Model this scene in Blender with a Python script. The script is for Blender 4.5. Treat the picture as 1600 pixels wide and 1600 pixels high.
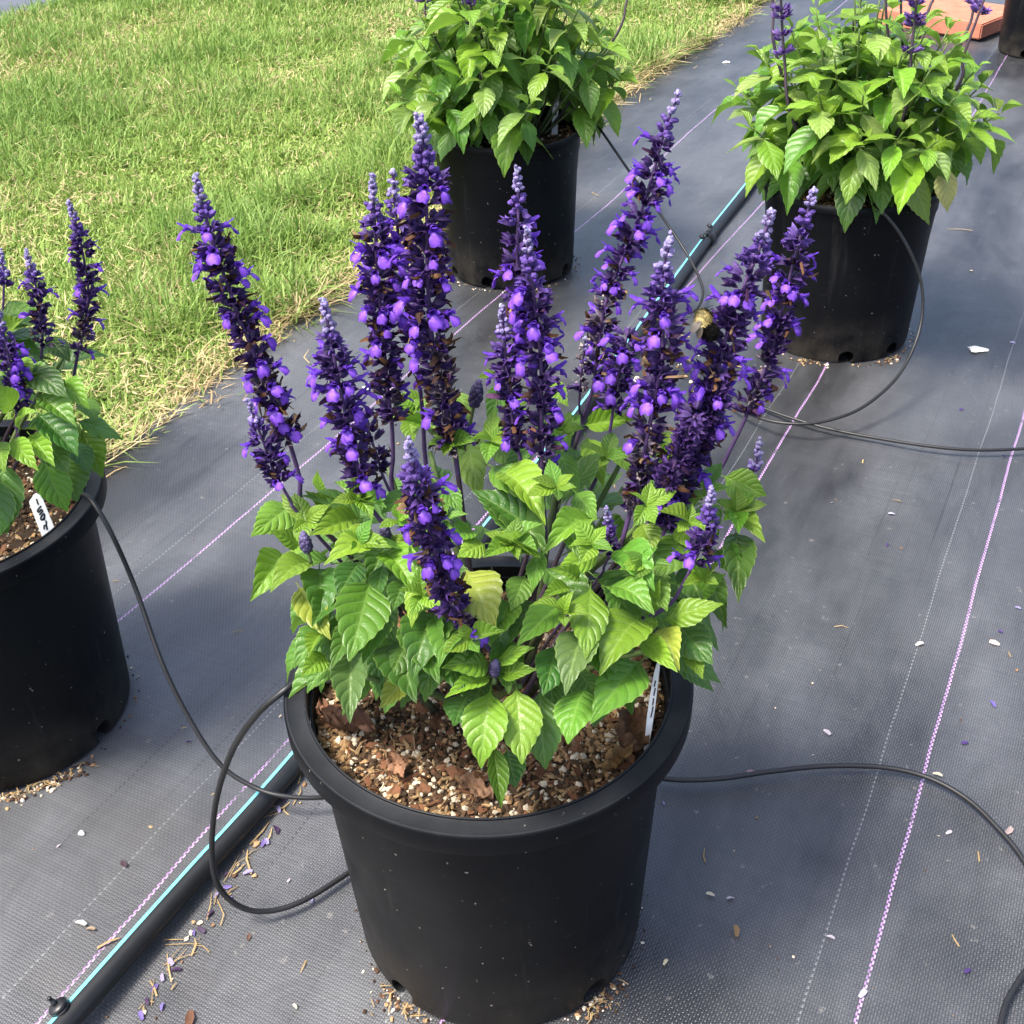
import bpy, bmesh, math, random
import numpy as np
from mathutils import Vector, Matrix, noise as mnoise

random.seed(7); rng = np.random.default_rng(11)
for o in list(bpy.data.objects): bpy.data.objects.remove(o, do_unlink=True)
scene = bpy.context.scene
col = scene.collection

# ------------------------------------------------------------------ camera
S = 0.87
F_PX, PITCH, ROLL = 1819.8, 0.6049, -0.0367
CAM = np.array([0.0263*S, -0.7705*S, 1.03*S])
_fw = np.array([0, math.cos(PITCH), -math.sin(PITCH)])
_up0 = np.array([0, math.sin(PITCH), math.cos(PITCH)]); _rt0 = np.array([1.0, 0, 0])
_rt = _rt0*math.cos(ROLL) + _up0*math.sin(ROLL)
_up = -_rt0*math.sin(ROLL) + _up0*math.cos(ROLL)
cd = bpy.data.cameras.new('camera'); cam = bpy.data.objects.new('camera', cd); col.objects.link(cam)
cd.sensor_width = 36; cd.sensor_height = 36; cd.lens = 36*F_PX/1600
cd.clip_start = 0.02; cd.clip_end = 2000
m = Matrix.Identity(4)
for i in range(3):
    m[i][0] = _rt[i]; m[i][1] = _up[i]; m[i][2] = -_fw[i]; m[i][3] = CAM[i]
cam.matrix_world = m
scene.camera = cam

# ------------------------------------------------------------------ world, sun, exposure
SUN_DIR = Vector((-0.42, -0.20, 0.88)).normalized()
w = bpy.data.worlds.new('World'); scene.world = w; w.use_nodes = True
nt = w.node_tree; bg = nt.nodes['Background']
sky = nt.nodes.new('ShaderNodeTexSky'); sky.sky_type = 'NISHITA'; sky.sun_disc = False
sky.sun_elevation = math.asin(SUN_DIR.z); sky.sun_rotation = math.atan2(SUN_DIR.x, SUN_DIR.y)
sky.air_density = 0.8; sky.dust_density = 4.0; sky.ozone_density = 1.0
nt.links.new(sky.outputs[0], bg.inputs[0]); bg.inputs[1].default_value = 0.15
sd = bpy.data.lights.new('sun', 'SUN'); sun = bpy.data.objects.new('sun', sd); col.objects.link(sun)
sd.energy = 2.6; sd.angle = math.radians(14); sd.color = (1.0, 0.95, 0.86)
sun.rotation_euler = SUN_DIR.to_track_quat('Z', 'Y').to_euler(); sun.location = (-3, -1, 6)
vs = scene.view_settings; vs.view_transform = 'Standard'; vs.look = 'None'; vs.gamma = 1; vs.use_curve_mapping = False
vs.exposure = 1.48
scene.cycles.max_bounces = 6; scene.cycles.diffuse_bounces = 3; scene.cycles.glossy_bounces = 3

# ------------------------------------------------------------------ pixel helpers (photograph pixel -> point in the place)
def ray(px, py):
    d = _fw*F_PX + _rt*(px-800) + _up*(800-py)
    return d/np.linalg.norm(d)
def at_z(px, py, z=0.0):
    d = ray(px, py); return Vector(CAM + d*((z-CAM[2])/d[2]))
def at_y(px, py, Y):
    d = ray(px, py); return Vector(CAM + d*((Y-CAM[1])/d[1]))
def at_plane(px, py, p, n):
    d = ray(px, py); n = np.array(n); return Vector(CAM + d*(((np.array(p)-CAM)@n)/(d@n)))
def project(P):
    d = np.asarray(P)-CAM; z = d@_fw
    return 800+F_PX*(d@_rt)/z, 800-F_PX*(d@_up)/z
def on_ellipsoid(px, py, c, r, s=1.0):
    """front hit of the pixel's ray with an ellipsoid, else its nearest point to it"""
    d = ray(px, py); r = np.array(r)*s; o = (CAM-np.array(c))/r; e = d/r
    a = e@e; b = o@e; q = b*b-a*(o@o-1)
    t = (-b-math.sqrt(q))/a if q > 0 else -b/a
    return Vector(CAM+d*t)

# ------------------------------------------------------------------ object helpers
def tag(o, label=None, cat=None, group=None, kind=None):
    if label: o['label'] = label
    if cat: o['category'] = cat
    if group: o['group'] = group
    if kind: o['kind'] = kind
    return o
def empty(name, loc=(0, 0, 0)):
    o = bpy.data.objects.new(name, None); o.empty_display_size = 0.05; o.location = loc; col.objects.link(o); return o
def link(name, me, mat=None, parent=None, mw=None):
    o = bpy.data.objects.new(name, me); col.objects.link(o)
    if mat and not me.materials: me.materials.append(mat)
    if parent:
        o.parent = parent
        o.matrix_parent_inverse = wmat(parent).inverted()
    if mw is not None: o.matrix_basis = mw
    return o
WM = {}
def wmat(o):
    mm = o.matrix_basis.copy()
    if o.parent: return wmat(o.parent) @ o.matrix_parent_inverse @ mm
    return mm
def vnoise(x, y, seed=0):
    """smooth value noise, numpy"""
    x = np.asarray(x, float)+seed*17.31; y = np.asarray(y, float)+seed*5.77
    xi = np.floor(x).astype(np.int64); yi = np.floor(y).astype(np.int64); fx = x-xi; fy = y-yi
    fx = fx*fx*(3-2*fx); fy = fy*fy*(3-2*fy)
    def h(a, b):
        n = (a*374761393 + b*668265263 + seed*144665) & 0x7fffffff
        n = ((n ^ (n >> 13))*1274126177) & 0x7fffffff
        return ((n ^ (n >> 16)) & 0xffff)/65535.0
    return (h(xi, yi)*(1-fx)+h(xi+1, yi)*fx)*(1-fy)+(h(xi, yi+1)*(1-fx)+h(xi+1, yi+1)*fx)*fy

class MB:
    """collects pieces into ONE mesh, with a colour per vertex"""
    def __init__(s): s.v = []; s.f = []; s.c = []; s.uv = []
    def add(s, vs, fs, c=(1, 1, 1)):
        n = len(s.v); s.v += [tuple(p) for p in vs]; s.f += [tuple(n+i for i in f) for f in fs]
        if len(c) == 3 and not hasattr(c[0], '__len__'): s.c += [tuple(c)]*len(vs)
        else: s.c += [tuple(k) for k in c]
    def mesh(s, name, smooth=True):
        me = bpy.data.meshes.new(name); me.from_pydata(s.v, [], s.f)
        a = me.color_attributes.new('Col', 'FLOAT_COLOR', 'POINT')
        arr = np.ones((len(s.v), 4), np.float32)
        if s.v: arr[:, :3] = np.array(s.c, np.float32)
        a.data.foreach_set('color', arr.ravel())
        if smooth: me.polygons.foreach_set('use_smooth', [True]*len(me.polygons))
        me.update(); return me
    def build(s, name, mat, parent=None, smooth=True):
        return link(name, s.mesh(name, smooth), mat, parent)
    def tube(s, pts, radii, seg=6, c=(1, 1, 1), caps=True):
        pts = [Vector(p) for p in pts]
        if not hasattr(radii, '__len__'): radii = [radii]*len(pts)
        t0 = (pts[1]-pts[0]).normalized()
        u = t0.orthogonal().normalized(); vsl = []; fs = []; prev = t0
        for i, p in enumerate(pts):
            t = (pts[min(i+1, len(pts)-1)]-pts[max(i-1, 0)]).normalized()
            q = prev.rotation_difference(t); u = q @ u; u = (u-t*u.dot(t)).normalized(); b = t.cross(u); prev = t
            for k in range(seg):
                a = 2*math.pi*k/seg; vsl.append(p+(u*math.cos(a)+b*math.sin(a))*radii[i])
        n = len(pts)
        for i in range(n-1):
            for k in range(seg):
                fs.append((i*seg+k, i*seg+(k+1) % seg, (i+1)*seg+(k+1) % seg, (i+1)*seg+k))
        if caps: fs.append(tuple(range(seg))[::-1]); fs.append(tuple((n-1)*seg+k for k in range(seg)))
        s.add(vsl, fs, c)
    def lathe(s, prof, seg=96, c=(1, 1, 1), M=None, close=False):
        vsl = []; fs = []; n = len(prof)
        for r, z in prof:
            for k in range(seg):
                a = 2*math.pi*k/seg; p = Vector((r*math.cos(a), r*math.sin(a), z)); vsl.append(M @ p if M else p)
        for i in range(n if close else n-1):
            j = (i+1) % n
            for k in range(seg): fs.append((i*seg+k, i*seg+(k+1) % seg, j*seg+(k+1) % seg, j*seg+k))
        s.add(vsl, fs, c)
    def blob(s, p, r, c, jit=0.35, R=None, rg=random):
        """a jittered icosahedron: crumb, chip or bead"""
        vsl = []
        for b in ICO:
            q = Vector(b)*(1+rg.uniform(-jit, jit)); q = Vector((q.x*r[0], q.y*r[1], q.z*r[2]))
            vsl.append((R @ q if R else q)+Vector(p))
        s.add(vsl, ICOF, c)
_g = (1+5**.5)/2; _l = math.sqrt(1+_g*_g)
ICO = [(x/_l, y/_l, z/_l) for x, y, z in [(-1,_g,0),(1,_g,0),(-1,-_g,0),(1,-_g,0),(0,-1,_g),(0,1,_g),(0,-1,-_g),(0,1,-_g),(_g,0,-1),(_g,0,1),(-_g,0,-1),(-_g,0,1)]]
ICOF = [(0,11,5),(0,5,1),(0,1,7),(0,7,10),(0,10,11),(1,5,9),(5,11,4),(11,10,2),(10,7,6),(7,1,8),(3,9,4),(3,4,2),(3,2,6),(3,6,8),(3,8,9),(4,9,5),(2,4,11),(6,2,10),(8,6,7),(9,8,1)]
def catmull(P, n=8):
    P = [Vector(p) for p in P]; out = []
    Q = [P[0]*2-P[1]]+P+[P[-1]*2-P[-2]]
    for i in range(1, len(Q)-2):
        for k in range(n):
            t = k/n; a, b, c, d = Q[i-1:i+3]
            out.append(0.5*((2*b)+(c-a)*t+(2*a-5*b+4*c-d)*t*t+(3*b-a-3*c+d)*t**3))
    out.append(P[-1]); return out
def rand_rot():
    return Matrix.Rotation(random.uniform(0, 6.28), 3, Vector((random.gauss(0, 1), random.gauss(0, 1), random.gauss(0, 1))).normalized())

# ------------------------------------------------------------------ materials
class NT:
    def __init__(s, name):
        s.m = bpy.data.materials.new(name); s.m.use_nodes = True; s.t = s.m.node_tree; s.b = s.t.nodes['Principled BSDF']
        s.out = s.t.nodes['Material Output']
    def n(s, k, **kw):
        o = s.t.nodes.new(k)
        for a, v in kw.items(): setattr(o, a, v)
        return o
    def put(s, sock, v):
        if hasattr(v, 'is_linked') or isinstance(v, bpy.types.NodeSocket): s.t.links.new(v, sock)
        else: sock.default_value = v
    def math(s, op, a, b=0.0, c=0.0):
        o = s.n('ShaderNodeMath', operation=op)
        for i, v in enumerate((a, b, c)): s.put(o.inputs[i], v)
        return o.outputs[0]
    def mix(s, f, a, b, mode='MIX'):
        o = s.n('ShaderNodeMix', data_type='RGBA', blend_type=mode)
        s.put(o.inputs[0], f)
        s.put(o.inputs[6], a if isinstance(a, bpy.types.NodeSocket) else (*a, 1)); s.put(o.inputs[7], b if isinstance(b, bpy.types.NodeSocket) else (*b, 1))
        return o.outputs[2]
    def noise(s, vec, scale, detail=4, rough=.55, dist=0.0):
        o = s.n('ShaderNodeTexNoise'); s.put(o.inputs['Vector'], vec); o.inputs['Scale'].default_value = scale
        o.inputs['Detail'].default_value = detail; o.inputs['Roughness'].default_value = rough; o.inputs['Distortion'].default_value = dist
        return o.outputs['Fac']
    def ramp(s, f, a, b, lo=0.0, hi=1.0):
        o = s.n('ShaderNodeMapRange', clamp=True); s.put(o.inputs[0], f)
        for i, v in enumerate((a, b, lo, hi)): o.inputs[i+1].default_value = v
        return o.outputs[0]
    def bump(s, h, strength, dist, normal=None):
        o = s.n('ShaderNodeBump'); s.put(o.inputs['Height'], h); o.inputs['Strength'].default_value = strength; o.inputs['Distance'].default_value = dist
        if normal is not None: s.t.links.new(normal, o.inputs['Normal'])
        return o.outputs[0]
    def obj(s): return s.n('ShaderNodeTexCoord').outputs['Object']
    def scale(s, v, xyz):
        o = s.n('ShaderNodeMapping'); s.put(o.inputs['Vector'], v); o.inputs['Scale'].default_value = xyz; return o.outputs[0]
    def sep(s, v):
        o = s.n('ShaderNodeSeparateXYZ'); s.put(o.inputs[0], v); return o.outputs
    def set(s, **kw):
        for k, v in kw.items():
            k2 = dict(color='Base Color', rough='Roughness', spec='Specular IOR Level', normal='Normal', metal='Metallic', alpha='Alpha', sss='Subsurface Weight', trans='Transmission Weight', sheen='Sheen Weight')[k]
            if isinstance(v, tuple) and len(v) == 3: v = (*v, 1)
            s.put(s.b.inputs[k2], v)
        return s.m
    def translucent(s, colr, f):
        t = s.n('ShaderNodeBsdfTranslucent'); s.put(t.inputs[0], colr)
        x = s.n('ShaderNodeMixShader'); s.put(x.inputs[0], f); s.t.links.new(s.b.outputs[0], x.inputs[1]); s.t.links.new(t.outputs[0], x.inputs[2])
        s.t.links.new(x.outputs[0], s.out.inputs[0]); return s.m

def m_fabric():
    n = NT('woven_fabric'); co = n.obj(); x, y, z = n.sep(co)
    # 2 mm flat tapes woven over and under
    P = 0.0024
    ux = n.math('MULTIPLY', x, math.pi/P); uy = n.math('MULTIPLY', y, math.pi/(P*1.35))
    sx = n.math('ABSOLUTE', n.math('SINE', ux)); sy = n.math('ABSOLUTE', n.math('SINE', uy))
    chk = n.math('MULTIPLY', n.math('SINE', ux), n.math('SINE', uy))
    over = n.ramp(chk, -.15, .15)
    h = n.math('ADD', n.math('MULTIPLY', over, sx), n.math('MULTIPLY', n.math('SUBTRACT', 1.0, over), n.math('MULTIPLY', sy, .75)))
    big = n.noise(n.scale(co, (1, .55, 1)), 2.2, 6, .62, .4)
    mid = n.noise(n.scale(co, (1.0, .3, 1)), 9, 5, .65)
    streak = n.noise(n.scale(co, (160, 1.2, 1)), 1, 3, .6)
    cross = n.noise(n.scale(co, (2.0, 240, 1)), 1, 3, .6)
    fine = n.noise(co, 420, 3, .6)
    speck = n.noise(co, 90, 2, .5)
    dust = n.math('ADD', .10, n.math('ADD', n.ramp(big, .42, .62, 0, 1.15), n.math('MULTIPLY', n.ramp(mid, .46, .72), .65)))
    dust = n.math('MULTIPLY', dust, n.math('ADD', .80, n.math('MULTIPLY', n.ramp(cross, .35, .75), .32)))
    c = n.mix(n.math('MULTIPLY', dust, .50), (.0095, .010, .0112), (.128, .133, .142))
    c = n.mix(n.ramp(streak, .60, .78, 0, .35), c, (.012, .012, .013))
    c = n.mix(n.ramp(n.noise(n.scale(co, (70, .8, 1)), 1, 2, .5), .68, .8, 0, .22), c, (.12, .12, .125))
    c = n.mix(n.ramp(speck, .70, .76, 0, .5), c, (.20, .19, .17))
    tan = n.noise(co, 1.6, 4, .6)
    c = n.mix(n.ramp(tan, .60, .76, 0, .32), c, (.15, .12, .085))
    # dark gaps between the tapes
    c = n.mix(n.ramp(h, .12, .5, .85, 0), c, (.005, .005, .006))
    c = n.mix(n.ramp(h, .75, 1.0, 0, .17), c, (.20, .20, .205))
    # coloured marker threads every 305 mm, two staggered tapes each
    k = n.math('SUBTRACT', n.math('FRACT', n.math('ADD', n.math('DIVIDE', x, .3075), .5)), .5)
    d = n.math('ADD', n.math('MULTIPLY', k, .3075), n.ramp(n.noise(n.scale(co, (.6, 5, 1)), 1, 3, .5), 0, 1, -.0035, .0035))
    for off, ph, colr in ((-.0008, 0.0, (.36, .20, .44)), (.0008, .5, (.44, .29, .48))):
        band = n.math('LESS_THAN', n.math('ABSOLUTE', n.math('SUBTRACT', d, off)), .00074)
        dash = n.math('GREATER_THAN', n.math('FRACT', n.math('ADD', n.math('DIVIDE', y, P*2.7), ph)), .38)
        wear = n.ramp(n.noise(n.scale(co, (1, 30, 1)), 1, 4, .7), .30, .46)
        c = n.mix(n.math('MULTIPLY', n.math('MULTIPLY', band, dash), wear), c, colr)
    for off in (-.118, -.064, .083):      # darker dotted tapes
        wv = n.math('LESS_THAN', n.math('ABSOLUTE', n.math('SUBTRACT', d, off)), .0011); ds = n.math('GREATER_THAN', n.math('FRACT', n.math('DIVIDE', y, P*2.7)), .45)
        c = n.mix(n.math('MULTIPLY', n.math('MULTIPLY', wv, ds), n.ramp(n.noise(n.scale(co, (4, 2.5, 1)), 1, 3, .6), .40, .65, 0, .75)), c, (.006, .006, .007))
    # a thin grey thread beside each marker
    band = n.math('LESS_THAN', n.math('ABSOLUTE', n.math('ADD', d, .043)), .0007)
    dash = n.math('GREATER_THAN', n.math('FRACT', n.math('DIVIDE', y, P*2.7)), .5)
    c = n.mix(n.math('MULTIPLY', n.math('MULTIPLY', band, dash), .45), c, (.30, .32, .32))
    ro = n.ramp(big, .3, .7, .30, .46)
    ro = n.math('ADD', ro, n.ramp(fine, .3, .7, -.05, .07))
    nb = n.bump(h, .50, .0006); nb = n.bump(mid, .30, .008, nb); nb = n.bump(n.noise(n.scale(co, (1, .6, 1)), 14, 3, .5, 1.2), .25, .010, nb)
    return n.set(color=c, rough=ro, spec=.75, normal=nb)
def m_pot():
    n = NT('black_pot_plastic'); co = n.obj()
    a = n.noise(co, 18, 5, .6); b = n.noise(n.scale(co, (1, 1, .08)), 60, 3, .6); f = n.noise(co, 700, 2, .5)
    sp = n.noise(co, 190, 2, .5); low = n.ramp(n.sep(co)[2], .0, .09, 1, 0)
    c = n.mix(n.ramp(a, .45, .75, 0, .35), (.0042, .0047, .0058), (.0075, .008, .0092))
    c = n.mix(n.ramp(b, .62, .8, 0, .25), c, (.02, .02, .021))
    dirt = n.math('MULTIPLY', n.ramp(a, .40, .62), low)
    c = n.mix(n.math('MULTIPLY', dirt, .35), c, (.10, .085, .065))
    c = n.mix(n.ramp(sp, .735, .76, 0, .8), c, (.30, .27, .22))
    sc1 = n.noise(n.scale(co, (1, 1, .05)), 34, 4, .7, .3); sc2 = n.noise(n.scale(co, (.15, .15, 1)), 220, 3, .6)
    c = n.mix(n.ramp(sc1, .60, .72, 0, .22), c, (.055, .054, .052))   # dried water runs
    c = n.mix(n.math('MULTIPLY', n.ramp(sc2, .66, .72, 0, .4), n.ramp(a, .5, .6)), c, (.06, .06, .06))   # scuffs
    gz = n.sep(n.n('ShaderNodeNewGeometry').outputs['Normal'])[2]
    c = n.mix(n.math('MULTIPLY', n.ramp(gz, .55, .95), n.ramp(a, .25, .65, .35, .75)), c, (.034, .036, .040))   # dust on level faces, paled to paint the sky's reflection into the colour
    ro = n.math('ADD', n.ramp(a, .3, .7, .36, .50), n.math('MULTIPLY', dirt, .25))
    return n.set(color=c, rough=ro, spec=.11, normal=n.bump(f, .12, .0006))
def m_vcol(name, rough=.7, spec=.3, bump=None, trans=0.0, sss=False):
    n = NT(name); at = n.n('ShaderNodeAttribute', attribute_name='Col'); c = at.outputs['Color']
    kw = {}
    if bump:
        nz = n.noise(n.obj(), bump[0], 3, .6); kw['normal'] = n.bump(nz, bump[1], bump[2])
        c = n.mix(n.ramp(nz, .3, .7, .5, 0), c, n.mix(1.0, c, (.45, .45, .45), 'MULTIPLY'))
    n.set(color=c, rough=rough, spec=spec, **kw)
    return n.translucent(c, trans) if trans else n.m
def m_plain(name, c, rough=.5, spec=.4, var=.3, sc=40, bump=0.0):
    n = NT(name); a = n.noise(n.obj(), sc, 4, .6)
    cc = n.mix(n.ramp(a, .3, .7), c, tuple(k*(1-var) for k in c))
    return n.set(color=cc, rough=rough, spec=spec, normal=n.bump(a, .3, bump)) if bump else n.set(color=cc, rough=rough, spec=spec)
def m_leaf():
    n = NT('salvia_leaf'); uv = n.n('ShaderNodeUVMap').outputs[0]; t, v, _ = n.sep(uv)
    oi = n.n('ShaderNodeObjectInfo'); ocol = oi.outputs['Color']; rnd = oi.outputs['Random']
    av = n.math('ABSOLUTE', n.math('MULTIPLY', n.math('SUBTRACT', v, .5), 2.0))
    s = n.math('SUBTRACT', t, n.math('MULTIPLY', n.math('POWER', av, 1.25), .24))
    vein = n.math('ABSOLUTE', n.math('SINE', n.math('MULTIPLY', s, math.pi*7)))        # 0 on a side vein
    # finer net of cross veins between them
    co = n.obj(); vo = n.n('ShaderNodeTexVoronoi', feature='DISTANCE_TO_EDGE'); n.put(vo.inputs['Vector'], n.scale(uv, (26, 13, 1))); vo.inputs['Scale'].default_value = 1
    cell = n.ramp(vo.outputs[0], 0, .30)
    mid = n.ramp(av, .0, .085)
    sidev = n.ramp(vein, .0, .24)
    h = n.math('MULTIPLY', n.math('POWER', vein, .6), n.ramp(av, 0, .25))
    h = n.math('ADD', h, n.math('MULTIPLY', cell, .14))
    line = n.math('MULTIPLY', mid, n.math('ADD', .45, n.math('MULTIPLY', sidev, .55)))
    blotch = n.noise(n.scale(uv, (3, 3, 1)), 1.3, 4, .6)
    c = n.mix(n.ramp(blotch, .35, .7, 0, .35), ocol, n.mix(1.0, ocol, (.70, .82, .6), 'MULTIPLY'))
    c = n.mix(n.ramp(line, .35, 1.0, .48, 0), c, n.mix(.5, ocol, (.30, .42, .12)))
    c = n.mix(n.ramp(av, .93, .99, 0, .45), c, (.28, .40, .10))
    c = n.mix(n.ramp(cell, 0, .5, .18, 0), c, n.mix(.4, ocol, (.25, .36, .09)))
    ofs = n.n('ShaderNodeVectorMath', operation='ADD'); n.put(ofs.inputs[0], uv); cmb = n.n('ShaderNodeCombineXYZ'); n.put(cmb.inputs[0], n.math('MULTIPLY', rnd, 50.0)); n.put(ofs.inputs[1], cmb.outputs[0])
    spot = n.noise(n.scale(ofs.outputs[0], (3.5, 2.2, 1)), 1.5, 4, .65)
    c = n.mix(n.math('MULTIPLY', n.ramp(spot, .66, .72, 0, .75), n.math('GREATER_THAN', n.math('FRACT', n.math('MULTIPLY', rnd, 13.7)), .72)), c, (.16, .12, .035))   # old leaves carry blotches
    hs = n.n('ShaderNodeHueSaturation'); n.put(hs.inputs['Color'], c); n.put(hs.inputs['Hue'], n.ramp(rnd, 0, 1, .487, .507)); n.put(hs.inputs['Value'], n.ramp(n.math('FRACT', n.math('MULTIPLY', rnd, 7.3)), 0, 1, .85, 1.18)); c = hs.outputs[0]
    # the underside is paler and dull
    gm = n.n('ShaderNodeNewGeometry'); back = gm.outputs['Backfacing']
    c = n.mix(n.math('MULTIPLY', back, .5), c, n.mix(.5, c, (.20, .26, .13)))
    n.set(color=c, rough=n.math('ADD', .36, n.math('MULTIPLY', back, .25)), spec=.5, normal=n.bump(h, .55, .0018))
    tc = n.mix(.5, c, (.22, .42, .03))
    return n.translucent(tc, .33)
def m_pipe_stripe(): return m_plain('cyan_stripe', (.16, .58, .66), .4, .4, .12, 60)

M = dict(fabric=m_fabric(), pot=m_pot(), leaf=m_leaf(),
    bits=m_vcol('soil_bits', .85, .2, (300, .5, .001)), grass=m_vcol('grass_blades', .55, .3, None, .3),
    calyx=m_vcol('calyx', .6, .3, (900, .6, .0006), .12), floret=m_vcol('floret', .5, .25, (700, .3, .0004), .3),
    stem=m_vcol('stem', .55, .35, (500, .4, .0005)), tube=m_plain('black_tubing', (.014, .014, .015), .45, .45, .35, 120),
    pipe=m_plain('black_pipe', (.016, .017, .018), .42, .45, .4, 30), cyan=m_pipe_stripe(), fit=m_plain('black_fitting', (.012, .012, .013), .4, .5, .3, 200),
    tagm=m_plain('white_plastic', (.78, .79, .78), .38, .45, .06, 60), ink=m_plain('black_ink', (.006, .006, .012), .5, .3, .1, 50),
    terra=m_plain('terracotta', (.50, .19, .12), .85, .2, .3, 30, .002), dropping=m_plain('chalky_white', (.78, .78, .76), .8, .2, .15, 150),
    dry=m_vcol('dry_leaf', .8, .2, (120, .7, .002), .1), bee=m_vcol('bee_fur', .9, .1), wing=m_plain('bee_wing', (.10, .08, .06), .25, .6, .2, 200))

# ------------------------------------------------------------------ the setting: ground, woven fabric, lawn
DIR = 0.4838
AL = np.array([math.sin(DIR), math.cos(DIR)]); PE = np.array([math.cos(DIR), -math.sin(DIR)])   # along the threads, across them
XY0 = np.array([-0.0263*S, 0.7705*S])            # shift between the fit's origin and the front pot
def lane(p, a):                                   # across, along -> x, y
    q = np.outer(np.atleast_1d(p), PE)+np.outer(np.atleast_1d(a), AL); return q-XY0
def to_lane(x, y):
    q = np.stack([np.asarray(x)+XY0[0], np.asarray(y)+XY0[1]], -1); return q@PE, q@AL
EDGE = -1.412*S
FAR = -4.30*S

def ground_mat():
    n = NT('earth'); co = n.obj(); a = n.noise(co, 3, 6, .6); b = n.noise(co, 60, 4, .6)
    c = n.mix(n.ramp(a, .35, .65), (.085, .12, .03), (.16, .14, .06)); c = n.mix(n.ramp(b, .4, .7, 0, .7), c, (.05, .055, .02))
    return n.set(color=c, rough=.95, spec=.1, normal=n.bump(b, .6, .01))
me = bpy.data.meshes.new('ground'); g = 400
me.from_pydata([(-g, -g, -.006), (g, -g, -.006), (g, g, -.006), (-g, g, -.006)], [], [(0, 1, 2, 3)])
tag(link('ground', me, ground_mat()), kind='structure')

LP = Vector(((-.6415+.0263)*S, (1.088-.7705)*S, 0)); MP = Vector(((.0176+.0263)*S, (2.4647-.7705)*S, 0)); RP = Vector(((.6492+.0263)*S-.004, (2.0767-.7705)*S, 0))
FP = Vector((0, 0, 0)); B4 = at_z(1626, 80, 0)
def fabric_height(p, a):
    h = (vnoise(p*4.2, a*2.3, 3)-.5)*.018 + (vnoise(p*11, a*7, 4)-.5)*.006
    h += .005*np.maximum(0, 1-np.abs((p+.42*S*0+.46+.05*np.sin(a*3))/.035))*np.clip(vnoise(a*2, p*0, 9)*2-.6, 0, 1)
    h = np.clip(h, -.0045, .008)
    q = p[..., None]*PE+a[..., None]*AL-XY0
    for c in (FP, LP, MP, RP, B4):                 # pressed flat under each pot
        d = np.hypot(q[..., 0]-c.x, q[..., 1]-c.y); k = np.clip((d-.125)/.06, 0, 1); h = h*k
    return h
def fabric(name, p0, p1, a0, a1, wave=None):
    fine_p = np.unique(np.concatenate([np.linspace(p0, p1, 60), np.arange(max(p0, -1.3), min(p1, 1.1), .014)]))
    fine_a = np.unique(np.concatenate([np.linspace(a0, a1, 60), np.arange(max(a0, .2), min(a1, 4.2), .022)]))
    Pm, Am = np.meshgrid(fine_p, fine_a, indexing='ij')
    H = fabric_height(Pm, Am)
    if wave is not None:                      # ragged cut edge under the grass
        e = (vnoise(Am*3, 0*Am, 5)-.5)*.035+(vnoise(Am*14, 0*Am, 6)-.5)*.012
        Pm = np.where(Pm <= p0+1e-6, Pm+e, Pm)
    # local frame: x across, y along
    v = np.stack([Pm-OFFP, Am, H], -1).reshape(-1, 3); nA = len(fine_a); nP = len(fine_p)
    i, j = np.meshgrid(np.arange(nP-1), np.arange(nA-1), indexing='ij'); q = (i*nA+j).ravel()
    f = np.stack([q, q+nA, q+nA+1, q+1], -1)
    me = bpy.data.meshes.new(name); me.from_pydata(v.tolist(), [], f.tolist())
    me.polygons.foreach_set('use_smooth', [True]*len(me.polygons))
    o = link(name, me, M['fabric'])
    o.matrix_basis = Matrix(((PE[0], AL[0], 0, PE[0]*OFFP-XY0[0]), (PE[1], AL[1], 0, PE[1]*OFFP-XY0[1]), (0, 0, 1, 0), (0, 0, 0, 1)))
    return tag(o, kind='structure')
OFFP = -0.0165
fabric('fabric_ground_cover', EDGE, 6, -4, 16, True)
fabric('fabric_ground_cover', -9, FAR, -4, 16)

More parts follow.
